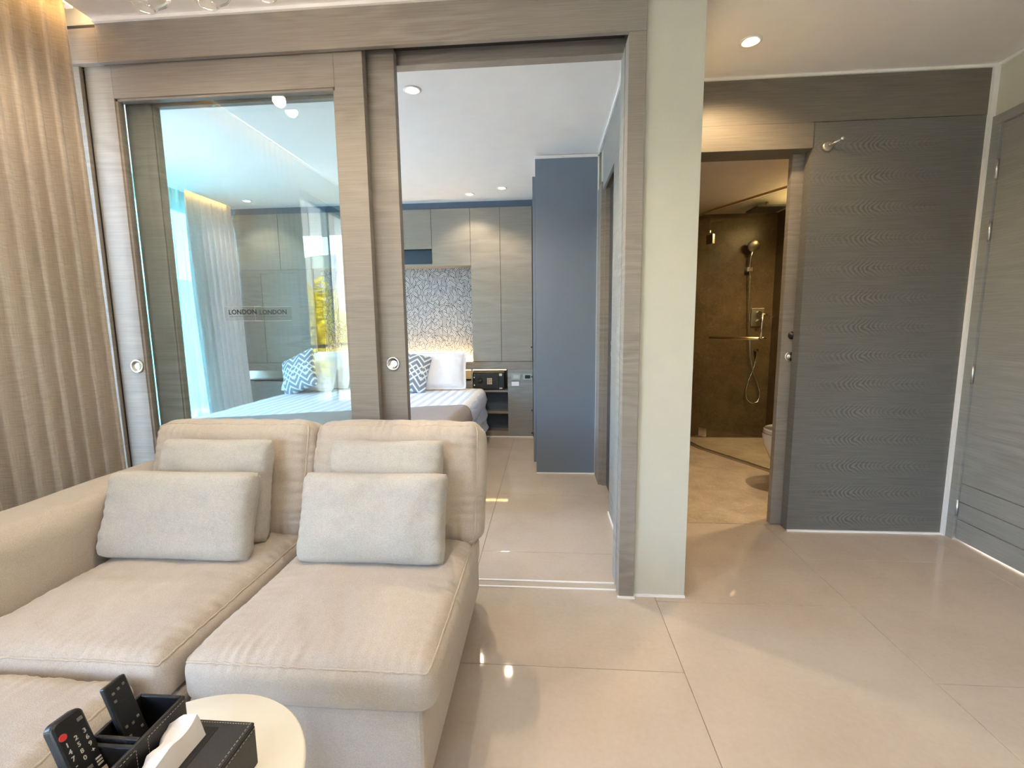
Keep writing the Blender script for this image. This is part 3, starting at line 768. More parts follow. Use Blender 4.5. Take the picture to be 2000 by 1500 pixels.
ot = empty('ottoman', (-1.24, .56, 0), 'beige linen ottoman pushed against the sofa seat', 'ottoman')
box('base', -1.55, -.945, .23, .875, .05, .28, LINEN, ot, bev=.018, seg=3)
for x, y in ((-1.5, .29), (-.99, .29), (-1.5, .84), (-.99, .84)): cyl('foot', (x, y, 0), (x, y, .052), .02, BLACKP, ot, seg=14)
cushion('seat_cushion', .632, .665, .115, .038, .012, .006, place((-1.246, .556, .332)), LINEN, ot, nx=90, ny=80, nz=6, seed=8, piping=.003, gather=.0045)

# ------------------------------------------------------------------ side table with leather organiser, remotes, tissues
tb = empty('side_table', (-.604, .58, 0), 'small round ivory side table before the chaise', 'table')
lathe('table_top', [(0, .432), (.200, .432), (.2095, .436), (.211, .441), (.2095, .447), (.206, .450), (0, .450)], (-.604, .58, 0), (0, 0, 1), LACQ, tb, seg=72)
cyl('stem', (-.604, .58, .012), (-.604, .58, .432), .022, LACQ, tb)
lathe('foot_plate', [(0, 0), (.15, 0), (.152, .006), (.148, .012), (0, .012)], (-.604, .58, 0), (0, 0, 1), LACQ, tb, seg=48)
og = empty('desk_organiser', (-.57, .52, .45), 'black stitched leather organiser holding remotes and tissues', 'organiser')
xl, xm, xr = -.682, -.601, -.484
yb, ym, yf = .648, .570, .36
T = .006
zt, zr = .527, .570
box('tissue_box_top', xm, xr, yf, yb, zt-T, zt, BLACKL, og, bev=.0022)
box('tissue_box_side', xr-T, xr, yf, yb, .451, zt-T, BLACKL, og, bev=.0015)
box('tissue_box_side', xm, xr-T, yb-T, yb, .451, zt-T, BLACKL, og, bev=.0015)
box('tissue_box_side', xm, xr-T, yf, yf+T, .451, zt-T, BLACKL, og, bev=.0015)
box('tray_side', xm-T, xm, yf, yb, .451, zr, BLACKL, og, bev=.002)
box('tray_side', xl, xl+T, yf, yb, .451, zr, BLACKL, og, bev=.002)
for y in (yb-T, ym-T, .492-T, yf): box('tray_divider', xl+T, xm-T, y, y+T, .451, zr, BLACKL, og, bev=.002)
box('tray_divider', xl+T, xm-T, ym-T-.008, ym-T-.001, .451, zr-.006, BLACKL, og, bev=.002)
box('tray_floor', xl, xm, yf, yb, .4505, .456, BLACKL, og)
def stitches(pts, n, lab):
    a, b = Vector(pts[0]), Vector(pts[1]); bm = bmesh.new()
    for k in range(n):
        p, q = a.lerp(b, (k+.2)/n), a.lerp(b, (k+.75)/n)
        bm_cyl(bm, p, q, .00045, seg=5)
    o = from_bm(lab, bm, THREAD, og); o['kind'] = 'stuff'
for p, n in ((((xm+.004, yf, zt+.0002), (xm+.004, yb, zt+.0002)), 44), (((xr-.005, yf, zt+.0002), (xr-.005, yb, zt+.0002)), 44), (((xr+.0002, yf, zt-.010), (xr+.0002, yb, zt-.010)), 44),
             (((xm+.0002, yf, zr-.006), (xm+.0002, ym-.016, zr-.006)), 36), (((xm+.0002, ym+.004, zr-.006), (xm+.0002, yb-.004, zr-.006)), 14), (((xm+.004, yb-.005, zt+.0002), (xr-.004, yb-.005, zt+.0002)), 24),
             (((xm+.0002, ym-.016, zr-.006), (xm+.0002, ym-.016, zt)), 7), (((xm+.0002, ym+.004, zr-.006), (xm+.0002, ym+.004, zt)), 7)):
    stitches(p, n, 'stitching')
box('tissue_slot', -.560, -.536, .40, .634, zt-.0005, zt+.0006, DGAP, og)
# tissue: folded sheet standing out of the slot
tv, tf = [], []
NT, MT = 26, 11
for j in range(MT+1):
    t = j/MT
    for i in range(NT+1):
        s = i/NT
        y = .455+.165*s
        hgt = .012+.030*s**.7+.005*math.sin(s*13)
        if t < .36:
            q = t/.36; x = -.546-.010*q; z = zt-.004+hgt*q
        else:
            q = (t-.36)/.64; x = -.556-(.004+.046*s)*q; z = zt-.004+hgt-(.004+.016*s)*q*q
        wv = noise.noise(Vector((s*7, t*3, 4.)))
        tv.append((x+.004*wv*t, y-.014*t*(s-.5)+.003*wv, z+.005*noise.noise(Vector((s*10, t*4, 1.)))*min(1., t*2)))
for j in range(MT):
    for i in range(NT):
        a = j*(NT+1)+i; tf.append((a, a+1, a+NT+2, a+NT+1))
ti = from_py('tissue', tv, tf, PAPER); ti.modifiers.new('thickness', 'SOLIDIFY').thickness = .0006
tag(ti, 'white paper tissue pulled up through the leather box slot', 'tissue')

def remote(label, p0, p1, wdt, thk, rnd):
    p0, p1 = Vector(p0), Vector(p1); ax = (p1-p0); L = ax.length; ax.normalize()
    wy = Vector((0, 1, 0)); nrm = wy.cross(ax).normalized()
    if nrm.x < 0: nrm = -nrm
    wy = ax.cross(nrm).normalized()      # to the right as seen on the face
    if wy.y < 0: wy = -wy
    Mx = Matrix(((wy.x, ax.x, nrm.x, p0.x), (wy.y, ax.y, nrm.y, p0.y), (wy.z, ax.z, nrm.z, p0.z), (0, 0, 0, 1)))
    e = empty('remote_control', tuple(p0), label, 'remote')
    rv_, rf_ = [], []
    e_ = thk*.24
    levels = [(-thk/2, e_), (-thk/2+e_*.4, e_*.3), (-thk/2+e_, 0), (thk/2-e_, 0), (thk/2-e_*.4, e_*.3), (thk/2, e_)]
    np_ = 0
    for zl, ins in levels:
        ol = []
        for (qx, qy, a0) in ((wdt/2-rnd, L-rnd, 0), (-wdt/2+rnd, L-rnd, 90), (-wdt/2+rnd, rnd, 180), (wdt/2-rnd, rnd, 270)):
            for k in range(7):
                a = math.radians(a0+15*k); ol.append(Mx @ Vector((qx+(rnd-ins*.9)*math.cos(a), qy+(rnd-ins*.9)*math.sin(a), zl)))
        np_ = len(ol); rv_ += ol
    for j in range(len(levels)-1):
        for k in range(np_):
            l = (k+1) % np_; rf_.append((j*np_+k, j*np_+l, (j+1)*np_+l, (j+1)*np_+k))
    rf_.append(tuple(reversed(range(np_)))); rf_.append(tuple((len(levels)-1)*np_+k for k in range(np_)))
    from_py('body', rv_, rf_, BLACKP, e)
    def key(u, v, ku, kv, mat, name='key'):
        return box(name, u-ku/2, u+ku/2, v-kv/2, v+kv/2, thk/2-.0008, thk/2+.0012, mat, e, bev=.0004, mtx=Mx)
    def txt(u, v, s, body):
        return text_mesh('key_print', body, s, Mx @ Matrix.Translation((u, v, thk/2+.0006)), PRINT, e)
    return e, Mx, L, key, txt
r1, Mx1, L1, key1, txt1 = remote('black television remote with red power button leaning in tray', (-.628, .530, .459), (-.699, .543, .622), .044, .018, .010)
bm = bmesh.new(); bm_cyl(bm, (-.0135, L1-.024, .0085), (-.0135, L1-.024, .0105), .0048, seg=20); bm.transform(Mx1)
from_bm('power_button', bm, RED, r1)
key1(.0125, L1-.016, .007, .005, GREYK)
grid = [['1', '2', '3'], ['4', '5', '6'], ['7', '8', '9'], ['-', '0', '+']]
for r_, row in enumerate(grid):
    for c_, ch in enumerate(row):
        txt1(-.0125+c_*.0122, L1-.037-.0105*r_+.0012*c_, .0092, ch)
for u, v in ((-.0125, -.0835), (0, -.0835)): key1(u, L1+v, .008, .005, GREYK)
for u, v in ((-.0125, -.097), (-.0125, -.112), (0, -.100)): txt1(u, L1+v, .010, '+' if v > -.105 else '-')
for k in range(3):
    key1(.0135, L1-.080-.0045*k, .008, .0026, PRINT)
for k in range(2): key1(.0125, L1-.099-.0095*k, .0125, .0066, KEYW)
key1(0, L1-.115, .008, .005, GREYK)
r2, Mx2, L2, key2, txt2 = remote('slim black flat remote standing in the far tray pocket', (-.624, .600, .459), (-.684, .607, .625), .036, .010, .003)
for u, v in ((-.009, -.016), (.009, -.012), (0, -.014), (-.010, -.028)): key2(u, L2+v, .004, .004, GREYK)
for u, v in ((-.010, -.072), (0, -.074), (.010, -.070), (-.010, -.088), (.010, -.088)): key2(u, L2+v, .004, .004, GREYK)
bm = bmesh.new(); bm_cyl(bm, (0, L2-.047, .0045), (0, L2-.047, .0058), .0125, seg=28); bm.transform(Mx2)
from_bm('navigation_ring', bm, BLACKP, r2)

# ------------------------------------------------------------------ glass pendants over the living room
for i, (x, y, z, lab) in enumerate(((-1.045, 1.24, 2.005, 'clear glass pendant shade nearest the curtain, cut by top edge'),
                                    (-.872, 1.24, 2.003, 'clear glass pendant shade in the middle of three'),
                                    (-.715, 1.24, 2.012, 'clear glass pendant shade farthest from the curtain'))):
    p = empty('pendant_lamp', (x, y, z), lab, 'pendant lamp', 'clear glass pendants')
    prof = [(.022, 0), (.026, .004), (.030, .012), (.052, .030), (.066, .062), (.064, .096), (.046, .128), (.022, .146), (.016, .152)]
    inn = [(r-.0025, h+.001) for r, h in reversed(prof)]
    lathe('glass_shade', prof+inn, (x, y, z), (0, 0, 1), GLASSP, p, seg=40, closed=True)
    cyl('lamp_cap', (x, y, z+.148), (x, y, z+.20), .018, CHROME, p)
    cyl('cord', (x, y, z+.20), (x, y, CEIL), .0025, BLACKP, p, seg=8)
    lathe('bulb', [(0, .062), (.010, .067), (.015, .080), (.011, .096), (.008, .140), (0, .148)], (x, y, z), (0, 0, 1), BULB, p, seg=20)
    l = bpy.data.lights.new('pendant_bulb_light', 'POINT'); l.energy = 1.5*LAMP; l.color = (1, .80, .56); l.shadow_soft_size = .02
    lo_ = bpy.data.objects.new('pendant_bulb_light', l); C.objects.link(lo_); lo_.location = (x, y, z+.045)

# ------------------------------------------------------------------ bedroom joinery
YF = 4.717
def cab_door(name, x0, x1, z0, z1, parent, y=YF, mat=CABW, th=.02):
    return box(name, x0+.0018, x1-.0018, y, y+th, z0+.0018, z1-.0018, mat, parent, bev=.0012)
tall = empty('tall_cabinet', (-.45, 4.82, 0), 'pale grey oak two door cabinet right of the bed', 'cabinet')
box('body', -.763, -.130, YF+.021, 4.915, .80, 2.338, DGAP, tall)
cab_door('door', -.763, -.462, .80, 2.338, tall); cab_door('door', -.462, -.141, .80, 2.338, tall)
over = empty('overhead_cabinet', (-1.6, 4.82, 1.77), 'pale grey oak overhead cabinets above the bed', 'cabinet')
box('body', -2.437, -.763, YF+.021, 4.915, 1.965, 2.338, DGAP, over)
cab_door('door', -1.159, -.763, 1.778, 2.338, over)
box('end_panel', -1.159, -.763, YF+.02, 4.915, 1.778, 1.965, CABW, over)
for a, b in ((-1.60, -1.159), (-2.041, -1.60)): cab_door('door', a, b, 1.948, 2.338, over)
cab_door('door', -2.437, -2.041, 1.778, 2.338, over)
box('end_panel', -2.437, -2.041, YF+.02, 4.915, 1.778, 1.965, CABW, over)
box('niche_floor', -2.041, -1.159, YF+.005, 4.915, 1.778, 1.80, CABW, over); box('niche_back', -2.041, -1.159, 4.88, 4.90, 1.80, 1.965, SHELFI, over)
ltall = empty('side_cabinet', (-2.8, 4.82, 0), 'grey oak cabinet with framed lower panel beside the bedroom curtain', 'cabinet')
box('body', -3.26, -2.437, YF+.021, 4.915, .80, 2.338, DGAP, ltall)
cab_door('door', -3.26, -2.770, 1.772, 2.338, ltall); cab_door('door', -2.770, -2.437, 1.772, 2.338, ltall)
box('panel_frame', -3.26, -3.0, YF, YF+.02, .80, 1.772, GREYW, ltall); box('panel_frame', -2.60, -2.437, YF-.0, YF+.02, .80, 1.772, GREYW, ltall)
box('panel_frame', -3.0, -2.60, YF, YF+.02, 1.74, 1.772, GREYW, ltall)
box('panel', -3.0, -2.60, YF+.008, YF+.02, .80, 1.74, CABW, ltall)
struct(box('trim_7', -3.3, -.10, YF+.012, YF+.03, 2.338, CEIL, SHELFI), 'strip coloured dark as the shadow gap between cabinets and bedroom ceiling', 'trim')  # dark colour stands in for the shade in this gap
# headboard ledge running the full width
hb = empty('headboard', (-1.6, 4.72, 0), 'grey oak headboard ledge with lit slot behind the bed', 'headboard')
box('ledge', -3.26, -.141, YF-.002, 4.90, .715, .797, GREYW, hb, bev=.002)
box('back_panel', -3.26, -.785, YF+.0, YF+.02, .0, .620, DOORW, hb)
box('slot_back', -3.26, -.785, 4.86, 4.90, .60, .715, CREAM, hb)
box('slot_sill', -3.26, -.785, YF+.0, 4.88, .600, .618, DOORW, hb)
bx = tag(box('led_strip', -2.42, -.79, 4.872, 4.890, .7985, .808, HEADLED), 'warm light strip along the headboard below leaf wallpaper', 'light strip')
bx = tag(box('led_strip', -1.10, -.42, YF+.03, YF+.04, .708, .714, WARMLED), 'warm light strip under the ledge above the safe', 'light strip')
# bedside shelf unit
bs = empty('bedside_unit', (-.47, 4.8, 0), 'grey oak bedside unit with open shelves beside the bed', 'shelf unit')
box('side_panel', -.785, -.770, YF+.0, 4.90, .0, .715, DOORW, bs)
box('front_panel', -.402, -.141, YF, YF+.02, .006, .715, DOORW, bs, bev=.001)
box('divider', -.402, -.388, YF+.02, 4.90, .0, .715, DOORW, bs)
box('back', -.770, -.402, 4.885, 4.90, .0, .715, SHELFI, bs)
for z0, z1 in ((.478, .497), (.250, .268), (.006, .060)): box('shelf', -.770, -.402, YF+.002, 4.885, z0, z1, GREYW, bs, bev=.001)
struct(box('baseboard_bedside', -.77, -.14, YF-.006, YF+.004, 0, .010, WHITET), 'thin white sealant strip under bedside unit', 'baseboard')
for (x, lab) in ((-.316, 'pale double socket plate beside the safe'), (-.196, 'dark insert socket plate next to the wardrobe')):
    e = empty('socket_plate', (x, YF, .60), lab, 'socket', 'sockets on the bedside panel')
    box('plate', x-.048, x+.048, YF-.006, YF, .607, .672, SOCK, e, bev=.002)
    box('insert', x-.026, x+.030, YF-.0085, YF-.006, .622, .657, PRINT if x < -.25 else BLACKP, e, bev=.001)
tag(box('paper_notice', -.362, -.286, YF-.0015, YF, .545, .588, WHITET), 'small white paper notice below the socket', 'notice')
# safe
sf = empty('safe', (-.608, 4.78, .497), 'small black electronic safe on the bedside shelf', 'safe')
box('body', -.764, -.440, YF+.008, 4.87, .4975, .690, SAFEM, sf, bev=.004)
dr = box('door', -.745, -.500, YF+.001, YF+.012, .512, .676, SAFEM, sf, bev=.003)
lathe('knob', [(0, .020), (.018, .020), (.020, .016), (.022, 0)][::-1], (-.690, YF+.001, .598), (0, -1, 0), BLACKP, dr)
for r_ in range(4):
    for c_ in range(3): box('keypad_key', -.618+c_*.018, -.604+c_*.018, YF-.003, YF+.001, .562+r_*.017, .575+r_*.017, KEYW, dr)
for z in (.545, .628): box('hinge_pin', -.758, -.748, YF-.001, YF+.008, z, z+.014, CHROME, sf)
box('safe_sticker', -.492, -.462, YF+.0065, YF+.008, .648, .674, PRINT, sf); box('safe_sticker', -.492, -.460, YF+.0065, YF+.008, .512, .526, PRINT, sf)

# wardrobe
wd = empty('wardrobe', (.14, 4.12, 0), 'tall blue grey wardrobe beside the bedroom doorway', 'wardrobe')
box('body', -.080, .374, 3.532, 4.70, .006, 2.374, WARD, wd, bev=.0015)
for i, (a, b) in enumerate(((3.56, 4.13), (4.134, 4.70))): box('door', -.102, -.0815, a, b, .085, 2.26, WARD, wd, bev=.0012)
box('top_filler', -.078, .374, 3.534, 4.70, 2.374, 2.396, WHITET, wd)
box('plinth', -.079, .372, 3.528, 3.5335, 0.0, .010, WHITET, wd)
box('corner_bead', .374, .383, 3.522, 3.534, 0, 2.374, WHITET, wd)
for z in (.05, .30, .62, .93): cyl('hinge_screw', (-.150, YF-.004, z), (-.150, YF, z), .007, BLACKP, wd, seg=10) if False else None
for z in (.045, .288, .640, .945):
    tag(cyl('door_bumper', (-.152, YF-.008, z), (-.152, YF-.0005, z), .008, BLACKP, None, seg=12), {.045: 'lowest', .288: 'second lowest', .640: 'second highest', .945: 'highest'}[z]+' black rubber bumper stud at cabinet edge by wardrobe', 'bumper', 'black bumper studs by the wardrobe')

# ------------------------------------------------------------------ bed
bd = empty('bed', (-1.62, 3.7, 0), 'double bed with white striped cover and taupe runner', 'bed')
box('bed_base', -2.55, -.69, 2.78, 4.70, .04, .27, DOORW, bd, bev=.01)
cushion('mattress', 1.94, 1.95, .26, .07, .012, .0, place((-1.62, 3.735, .385)), STRIPE, bd, nx=40, ny=40, nz=6, seed=21, fold=.01)
# draped cover with rounded shoulders hanging on both sides
cvv, cvf = [], []
prof = []
Xl, Xr, zt_ = -2.625, -.615, .530
for t in range(9): prof.append((Xl+.012*math.sin(t*1.3), .12+(.45-.12)*t/8))
for t in range(1, 9):
    a = PI-PI/2*t/8; prof.append((Xl+.08+.08*math.cos(a), .45+.08*math.sin(a)))
for t in range(1, 30): prof.append((Xl+.08+(Xr-Xl-.16)*t/30, zt_))
for t in range(0, 9):
    a = PI/2-PI/2*t/8; prof.append((Xr-.08+.08*math.cos(a), .45+.08*math.sin(a)))
for t in range(1, 9): prof.append((Xr+.012*math.sin(t*1.7), .45-(.45-.12)*t/8))
NY = 46
for j in range(NY+1):
    y = 2.70+(4.66-2.70)*j/NY
    for k, (x, z) in enumerate(prof):
        nn = noise.noise(Vector((x*4, y*4, z*2))); n2 = noise.noise(Vector((x*11, y*9, z*6)))
        sd = 1 if z < .52 else 0
        cvv.append((x+(.018*nn+.008*n2)*sd*(1 if x > -1.6 else -1), y, z+(.008*nn+.003*n2)*(1-sd)))
n_ = len(prof)
for j in range(NY):
    for k in range(n_-1): cvf.append((j*n_+k, j*n_+k+1, (j+1)*n_+k+1, (j+1)*n_+k))
cv = from_py('bed_cover', cvv, cvf, STRIPE, bd, smooth=True)
cv.modifiers.new('thickness', 'SOLIDIFY').thickness = .006
rv, rf = [], []
for j in range(13):
    for k, (x, z) in enumerate(prof):
        y = yy = 2.72+(3.62+.33*(min(x, -.65)+.65)-2.72)*j/12
        s = 1.008; cx_ = (Xl+Xr)/2
        rv.append((cx_+(x-cx_)*s+.004*noise.noise(Vector((x*5, y*5, z*4))), yy, z+.012+.004*noise.noise(Vector((x*6, y*6, 1)))))
for j in range(12):
    for k in range(n_-1): rf.append((j*n_+k, j*n_+k+1, (j+1)*n_+k+1, (j+1)*n_+k))
ru = from_py('bed_runner', rv, rf, RUNNER, bd, smooth=True); ru.modifiers.new('thickness', 'SOLIDIFY').thickness = .005
throw('bed_pillow', -1.10, 4.46, .535, .62, .42, .17, math.radians(24), .10, 'white pillow with flanged edge nearest the safe', 31, WHITEC, flange=.10, wr=.012)
throw('bed_pillow', -2.34, 4.57, .535, .62, .42, .17, math.radians(22), -.08, 'white pillow behind chevron cushion on curtain side of bed', 32, WHITEC, flange=.10, wr=.012)
throw('bed_pillow', -2.41, 4.40, .535, .58, .36, .15, math.radians(30), -.05, 'shorter white pillow leaning in front on curtain side', 33, WHITEC, flange=.10, wr=.012)
throw('chevron_cushion', -1.33, 4.30, .545, .44, .42, .15, math.radians(26), .35, 'grey and white chevron cushion half hidden by door stile', 34, CHEV, edge=.02, power=2.4, roll=.25, pinch=.10)
throw('chevron_cushion', -2.46, 4.27, .53, .42, .42, .15, math.radians(20), -.35, 'grey and white chevron cushion seen through the glass', 35, CHEV, edge=.02, power=2.4, roll=-.42, pinch=.12)

# bedroom curtains
cb = curtain('curtain', -3.255, 4.70, 4.10, .015, 2.44, .074, .044, CURTB, seed=6, flare=.07)
tag(cb, 'grey beige bedroom curtain seen through the sliding door glass', 'curtain')
cs = curtain('sheer_curtain', -3.38, 4.3, 3.3, .015, 2.44, .12, .022, SHEER, seed=9)
tag(cs, 'pale teal sheer curtain glowing at the bedroom window', 'curtain')
tag(box('curtain_track', -3.40, -3.24, 2.1, 4.7, 2.44, 2.46, WHITET), 'white ceiling track above the bedroom curtains', 'curtain track')

# ------------------------------------------------------------------ bathroom
P0, P1, P2 = Vector((1.352, 4.745)), Vector((1.438, 4.289)), Vector((1.775, 3.59))
sh = empty('shower_enclosure', (1.6, 4.1, 0), 'frameless angled glass shower enclosure with brass top rail', 'shower')
def vpane(name, a, b, z0, z1, th, mat, parent):
    d = (b-a).normalized(); n = Vector((-d.y, d.x))*th/2
    q = [a-n, b-n, b+n, a+n]; vs_ = [(p.x, p.y, z0) for p in q]+[(p.x, p.y, z1) for p in q]
    return from_py(name, vs_, [(0, 3, 2, 1), (4, 5, 6, 7), (0, 1, 5, 4), (1, 2, 6, 5), (2, 3, 7, 6), (3, 0, 4, 7)], mat, parent)
fx = vpane('fixed_pane', P0, P1-(P1-P0).normalized()*.006, .02, 2.14, .010, GLASSS, sh)
dd = (P2-P1).normalized()
gd = vpane('glass_door', P1+dd*.006, P2, .022, 2.13, .010, GLASSS, sh)
P3 = Vector((2.215, 3.50))
vpane('fixed_pane', P2+Vector((.012, -.004)), P3, .02, 2.14, .010, GLASSS, sh)
tube('top_rail', [(P0.x, P0.y, 2.15), (P1.x, P1.y, 2.15), (P2.x, P2.y, 2.15), (P3.x, P3.y, 2.15)], .009, BRASS, sh, seg=10)
for a, b in ((P0, P1), (P1, P2), (P2, P3)): vpane('sill', a, b, 0.001, .020, .024, BRUSHED, sh)
for z in (.17, 1.90):
    n = Vector((-dd.y, dd.x))
    vpane('hinge', P1-dd*.03, P1+dd*.045, z-.04, z+.04, .022, CHROME, gd)
lft = Vector((dd.y, -dd.x))
if lft.x > 0: lft = -lft
hA = P1+dd*.10; hB = P1+dd*.60
tube('towel_bar', [(hA.x+lft.x*.05, hA.y+lft.y*.05, 1.045), (hB.x+lft.x*.05, hB.y+lft.y*.05, 1.045)], .011, BRASS, gd, seg=10)
hC = P1+dd*.62
tube('pull_handle', [(hC.x+lft.x*.05, hC.y+lft.y*.05, 1.045), (hC.x+lft.x*.05, hC.y+lft.y*.05, 1.24)], .010, CHROME, gd, seg=10)
for hh, zz_ in ((hA, 1.045), (hC, 1.05), (hC, 1.23)): tube('bar_post', [(hh.x, hh.y, zz_), (hh.x+lft.x*.05, hh.y+lft.y*.05, zz_)], .007, CHROME, gd, seg=8)
hs = empty('hand_shower', (1.93, 4.74, .6), 'chrome hand shower with looping hose on shower wall', 'shower head')
lathe('spray_head', [(0, .012), (.050, .012), (.055, .004), (.050, -.010), (.02, -.022), (0, -.024)], (1.972, 4.66, 1.895), (-.15, -1, -.25), BRUSHED, hs)
tube('handle', [(1.972, 4.672, 1.87), (1.966, 4.695, 1.79), (1.964, 4.70, 1.69)], .012, CHROME, hs, seg=10)
box('holder', 1.940, 1.990, 4.69, 4.749, 1.66, 1.70, CHROME, hs, bev=.004)
ctl = [(1.964, 4.70, 1.68)]+[(1.97, 4.71, 1.614), (1.986, 4.71, 1.22), (2.014, 4.71, 0.867), (2.053, 4.71, 0.704), (2.104, 4.71, 0.57), (2.13, 4.71, 0.467), (2.114, 4.71, 0.389), (2.066, 4.71, 0.368), (2.014, 4.71, 0.399), (1.995, 4.71, 0.477), (2.015, 4.71, 0.581), (2.053, 4.71, 0.704), (2.076, 4.71, 0.816), (2.077, 4.71, 0.887)]
ctl = [Vector(p) for p in ctl]; hose = []
for k in range(len(ctl)-1):
    p0, p1, p2, p3 = ctl[max(k-1, 0)], ctl[k], ctl[k+1], ctl[min(k+2, len(ctl)-1)]
    for q in range(6):
        t = q/6
        hose.append(.5*((2*p1)+(p2-p0)*t+(2*p0-5*p1+4*p2-p3)*t*t+(3*p1-p0-3*p2+p3)*t**3)+Vector((0, -.010*math.sin(k), 0)))
hose.append(ctl[-1])
tube('hose', hose, .006, CHROME, hs, seg=8)
mx = empty('shower_mixer', (2.0, 4.74, 1.1), 'square chrome shower mixer plate behind the hose', 'tap')
box('plate', 2.02, 2.14, 4.735, 4.749, 1.13, 1.31, BRUSHED, mx, bev=.004)
cyl('lever', (2.08, 4.735, 1.18), (2.08, 4.68, 1.18), .018, CHROME, mx); cyl('valve', (2.08, 4.735, 1.26), (2.08, 4.69, 1.26), .02, CHROME, mx)
cyl('outlet', (2.077, 4.74, 0.897), (2.077, 4.70, 0.897), .015, CHROME, mx)
rs = empty('rain_shower', (1.95, 4.3, 2.15), 'dark square rain shower head under bathroom ceiling', 'shower head')
box('head_plate', 1.80, 2.06, 4.22, 4.46, 2.150, 2.165, SAFEM, rs, bev=.002); cyl('arm', (1.93, 4.34, 2.165), (1.93, 4.34, 2.215), .014, BRUSHED, rs)
# toilet: wall hung bowl with seat and lid
to = empty('toilet', (1.9, 3.28, 0), 'white toilet bowl half hidden by the door jamb', 'toilet')
def ring_(t, zoff, sx=1., sy_=1., n=28):
    pass
bv, bf = [], []
lev = [(.06, .62, .70), (.12, .70, .78), (.22, .84, .90), (.32, .97, .99), (.385, 1., 1.), (.395, .985, .98)]
NB = 36
for z, sx, sy_ in lev:
    for k in range(NB):
        a = 2*PI*k/NB
        cx_, L_ = 2.22-.30, .340
        x = math.cos(a); y = math.sin(a)
        xx = -L_*abs(x)**.8*(1 if x > 0 else -1)*sx
        xx = max(xx, -.5) if xx < 0 else min(xx, .28)
        bv.append((1.868+xx, 3.28+.185*abs(y)**.9*(1 if y > 0 else -1)*sy_, z))
for j in range(len(lev)-1):
    for k in range(NB):
        l = (k+1) % NB; bf.append((j*NB+k, j*NB+l, (j+1)*NB+l, (j+1)*NB+k))
bf.append(tuple(range(NB))); bf.append(tuple((len(lev)-1)*NB+k for k in reversed(range(NB))))
from_py('bowl', bv, bf, PORC, to, smooth=True)
def oval(name, z0, z1, sc, mat):
    v_, f_ = [], []
    for z, s in ((z0, .985), (z0+.004, 1.), (z1-.006, 1.), (z1, .97)):
        for k in range(NB):
            a = 2*PI*k/NB; x, y = math.cos(a), math.sin(a)
            v_.append((1.878-.35*sc*s*(abs(x)**.8 if x > 0 else .80*abs(x)**.8)*(1 if x > 0 else -1), 3.28+.19*sc*s*abs(y)**.9*(1 if y > 0 else -1), z))
    for j in range(3):
        for k in range(NB):
            l = (k+1) % NB; f_.append((j*NB+k, j*NB+l, (j+1)*NB+l, (j+1)*NB+k))
    f_.append(tuple(range(NB))); f_.append(tuple(3*NB+k for k in reversed(range(NB))))
    o = from_py(name, v_, f_, mat, to, smooth=True); return o
oval('seat', .397, .409, .985, PORC); oval('lid', .411, .430, .98, PORC)
box('cistern', 2.0, 2.219, 3.11, 3.45, .432, .80, PORC, to, bev=.02, seg=3)
box('pedestal', 1.74, 2.215, 3.19, 3.37, .002, .075, PORC, to, bev=.02, seg=3)
downlight(1.85, 3.02, 2.215, 'bathroom ceiling downlight hidden above the opening', 48, 155, col=(1, .74, .45))
downlight(2.05, 3.78, 2.215, 'bathroom ceiling downlight over the shower', 36, 150, col=(1, .72, .42))
tag(box('led_strip', 2.200, 2.214, 3.55, 4.25, 2.10, 2.12, BATHLED), 'warm light strip washing the shower side wall', 'light strip')

# ------------------------------------------------------------------ outside: balcony, trees, hill (seen in the glass reflection)
struct(box('balcony_floor', -3.1, -2.2, -3.1, 1.94, -.15, -.02, GROUT), 'tiled balcony floor outside the window', 'floor')
bal = empty('balustrade', (-3.02, -.6, 0), 'glass balcony balustrade with dark handrail', 'balustrade')
box('handrail', -3.05, -3.0, -3.1, 1.94, .90, .94, DGAP, bal)
for y in (-3.05, -1.8, -.55, .7, 1.9): box('baluster', -3.035, -3.015, y-.02, y+.02, -.02, .90, DGAP, bal)
for a in (-3.03, -1.78, -.53, .72): box('glass_panel', -3.03, -3.02, a, a+1.20, .02, .88, GLASSR, bal)
def leaves(name, n, cen, rad, size, mat, parent, seed, hollow=.4):
    rnd = random.Random(seed); v_, f_ = [], []
    for k in range(n):
        while True:
            p = Vector((rnd.uniform(-1, 1), rnd.uniform(-1, 1), rnd.uniform(-1, 1)))
            if hollow < p.length < 1: break
        p = Vector(cen)+Vector((p.x*rad[0], p.y*rad[1], p.z*rad[2]))*(.85+.35*noise.noise(p*2.2))
        a = Vector((rnd.uniform(-1, 1), rnd.uniform(-1, 1), rnd.uniform(-1, 1))).normalized(); b = a.orthogonal().normalized(); s = size*rnd.uniform(.6, 1.3)
        i = len(v_); v_ += [p-a*s, p+b*s*.45, p+a*s, p-b*s*.45]; f_.append((i, i+1, i+2, i+3))
    o = from_py(name, v_, f_, mat, parent); o['kind'] = 'stuff'; return o
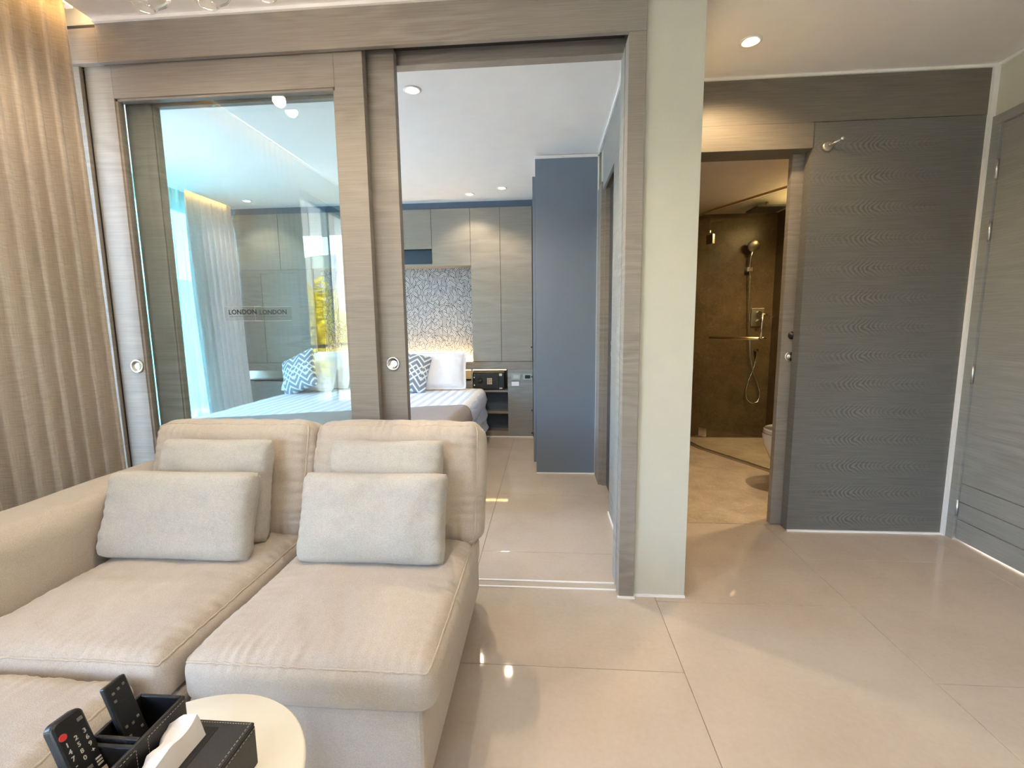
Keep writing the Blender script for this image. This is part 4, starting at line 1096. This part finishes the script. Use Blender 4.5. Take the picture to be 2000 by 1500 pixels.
for i, (x, y, zt_, r, mat, lab) in enumerate(((-7.0, -8.8, 2.0, 1.7, LEAFY, 'yellow flowering tree outside, reflected in the door glass'), (-4.6, -12.2, 1.7, 1.5, LEAFY, 'smaller yellow green tree beyond the balcony corner'),
                                        (-12, -9, .2, 2.6, LEAFG, 'green leafy tree farther down the slope outside'))):
    e = empty('tree', (x, y, -7.0), lab, 'tree', 'trees outside the balcony')
    cyl('trunk', (x, y, -7.0), (x, y, zt_-r*.5), .16, BARK, e, r1=.07, seg=10)
    leaves('crown', 5200, (x, y, zt_-r*.55), (r, r, r*.95), .10, mat, e, 40+i)
pt = empty('potted_shrub', (-2.66, -.75, -.02), 'white flowering shrub in a pot on the balcony', 'potted plant')
lathe('pot', [(0, 0), (.11, 0), (.15, .22), (.155, .25), (.14, .25), (.13, .23), (0, .23)], (-2.66, -.75, -.02), (0, 0, 1), CREAM, pt)
leaves('foliage', 1500, (-2.66, -.75, .50), (.26, .42, .30), .035, LEAFG, pt, 61, .1)
leaves('blossom', 700, (-2.66, -.75, .52), (.28, .44, .32), .030, BLOSSOM, pt, 62, .5)
hv, hf = [], []
NH, MH = 60, 26
for j in range(MH+1):
    for i in range(NH+1):
        a = math.radians(115+(260-115)*i/NH); rr = 46+190*(j/MH)**1.3
        t = max(0., (rr-60)/170)
        x, y = rr*math.cos(a), rr*math.sin(a)
        hgt = -7+(44*t**1.1)*(.75+.45*noise.noise(Vector((x*.008, y*.008, 0))))+2.5*noise.noise(Vector((x*.05, y*.05, 3)))+1.2*noise.noise(Vector((x*.2, y*.2, 5)))
        hv.append((x, y, hgt))
for j in range(MH):
    for i in range(NH):
        a = j*(NH+1)+i; hf.append((a, a+1, a+NH+2, a+NH+1))
struct(lathe('ground', [(0, -7.4), (60, -7.4), (60, -7.9)], (0, 0, 0), (0, 0, 1), BOUNCE, seg=48), 'pale ground added far below to bounce sunlight into the rooms', 'ground')  # added pale disc that throws sunlight up to the ceilings
struct(from_py('hill', hv, hf, HILLM, smooth=True), 'green forested hillside outside the balcony', 'hill')
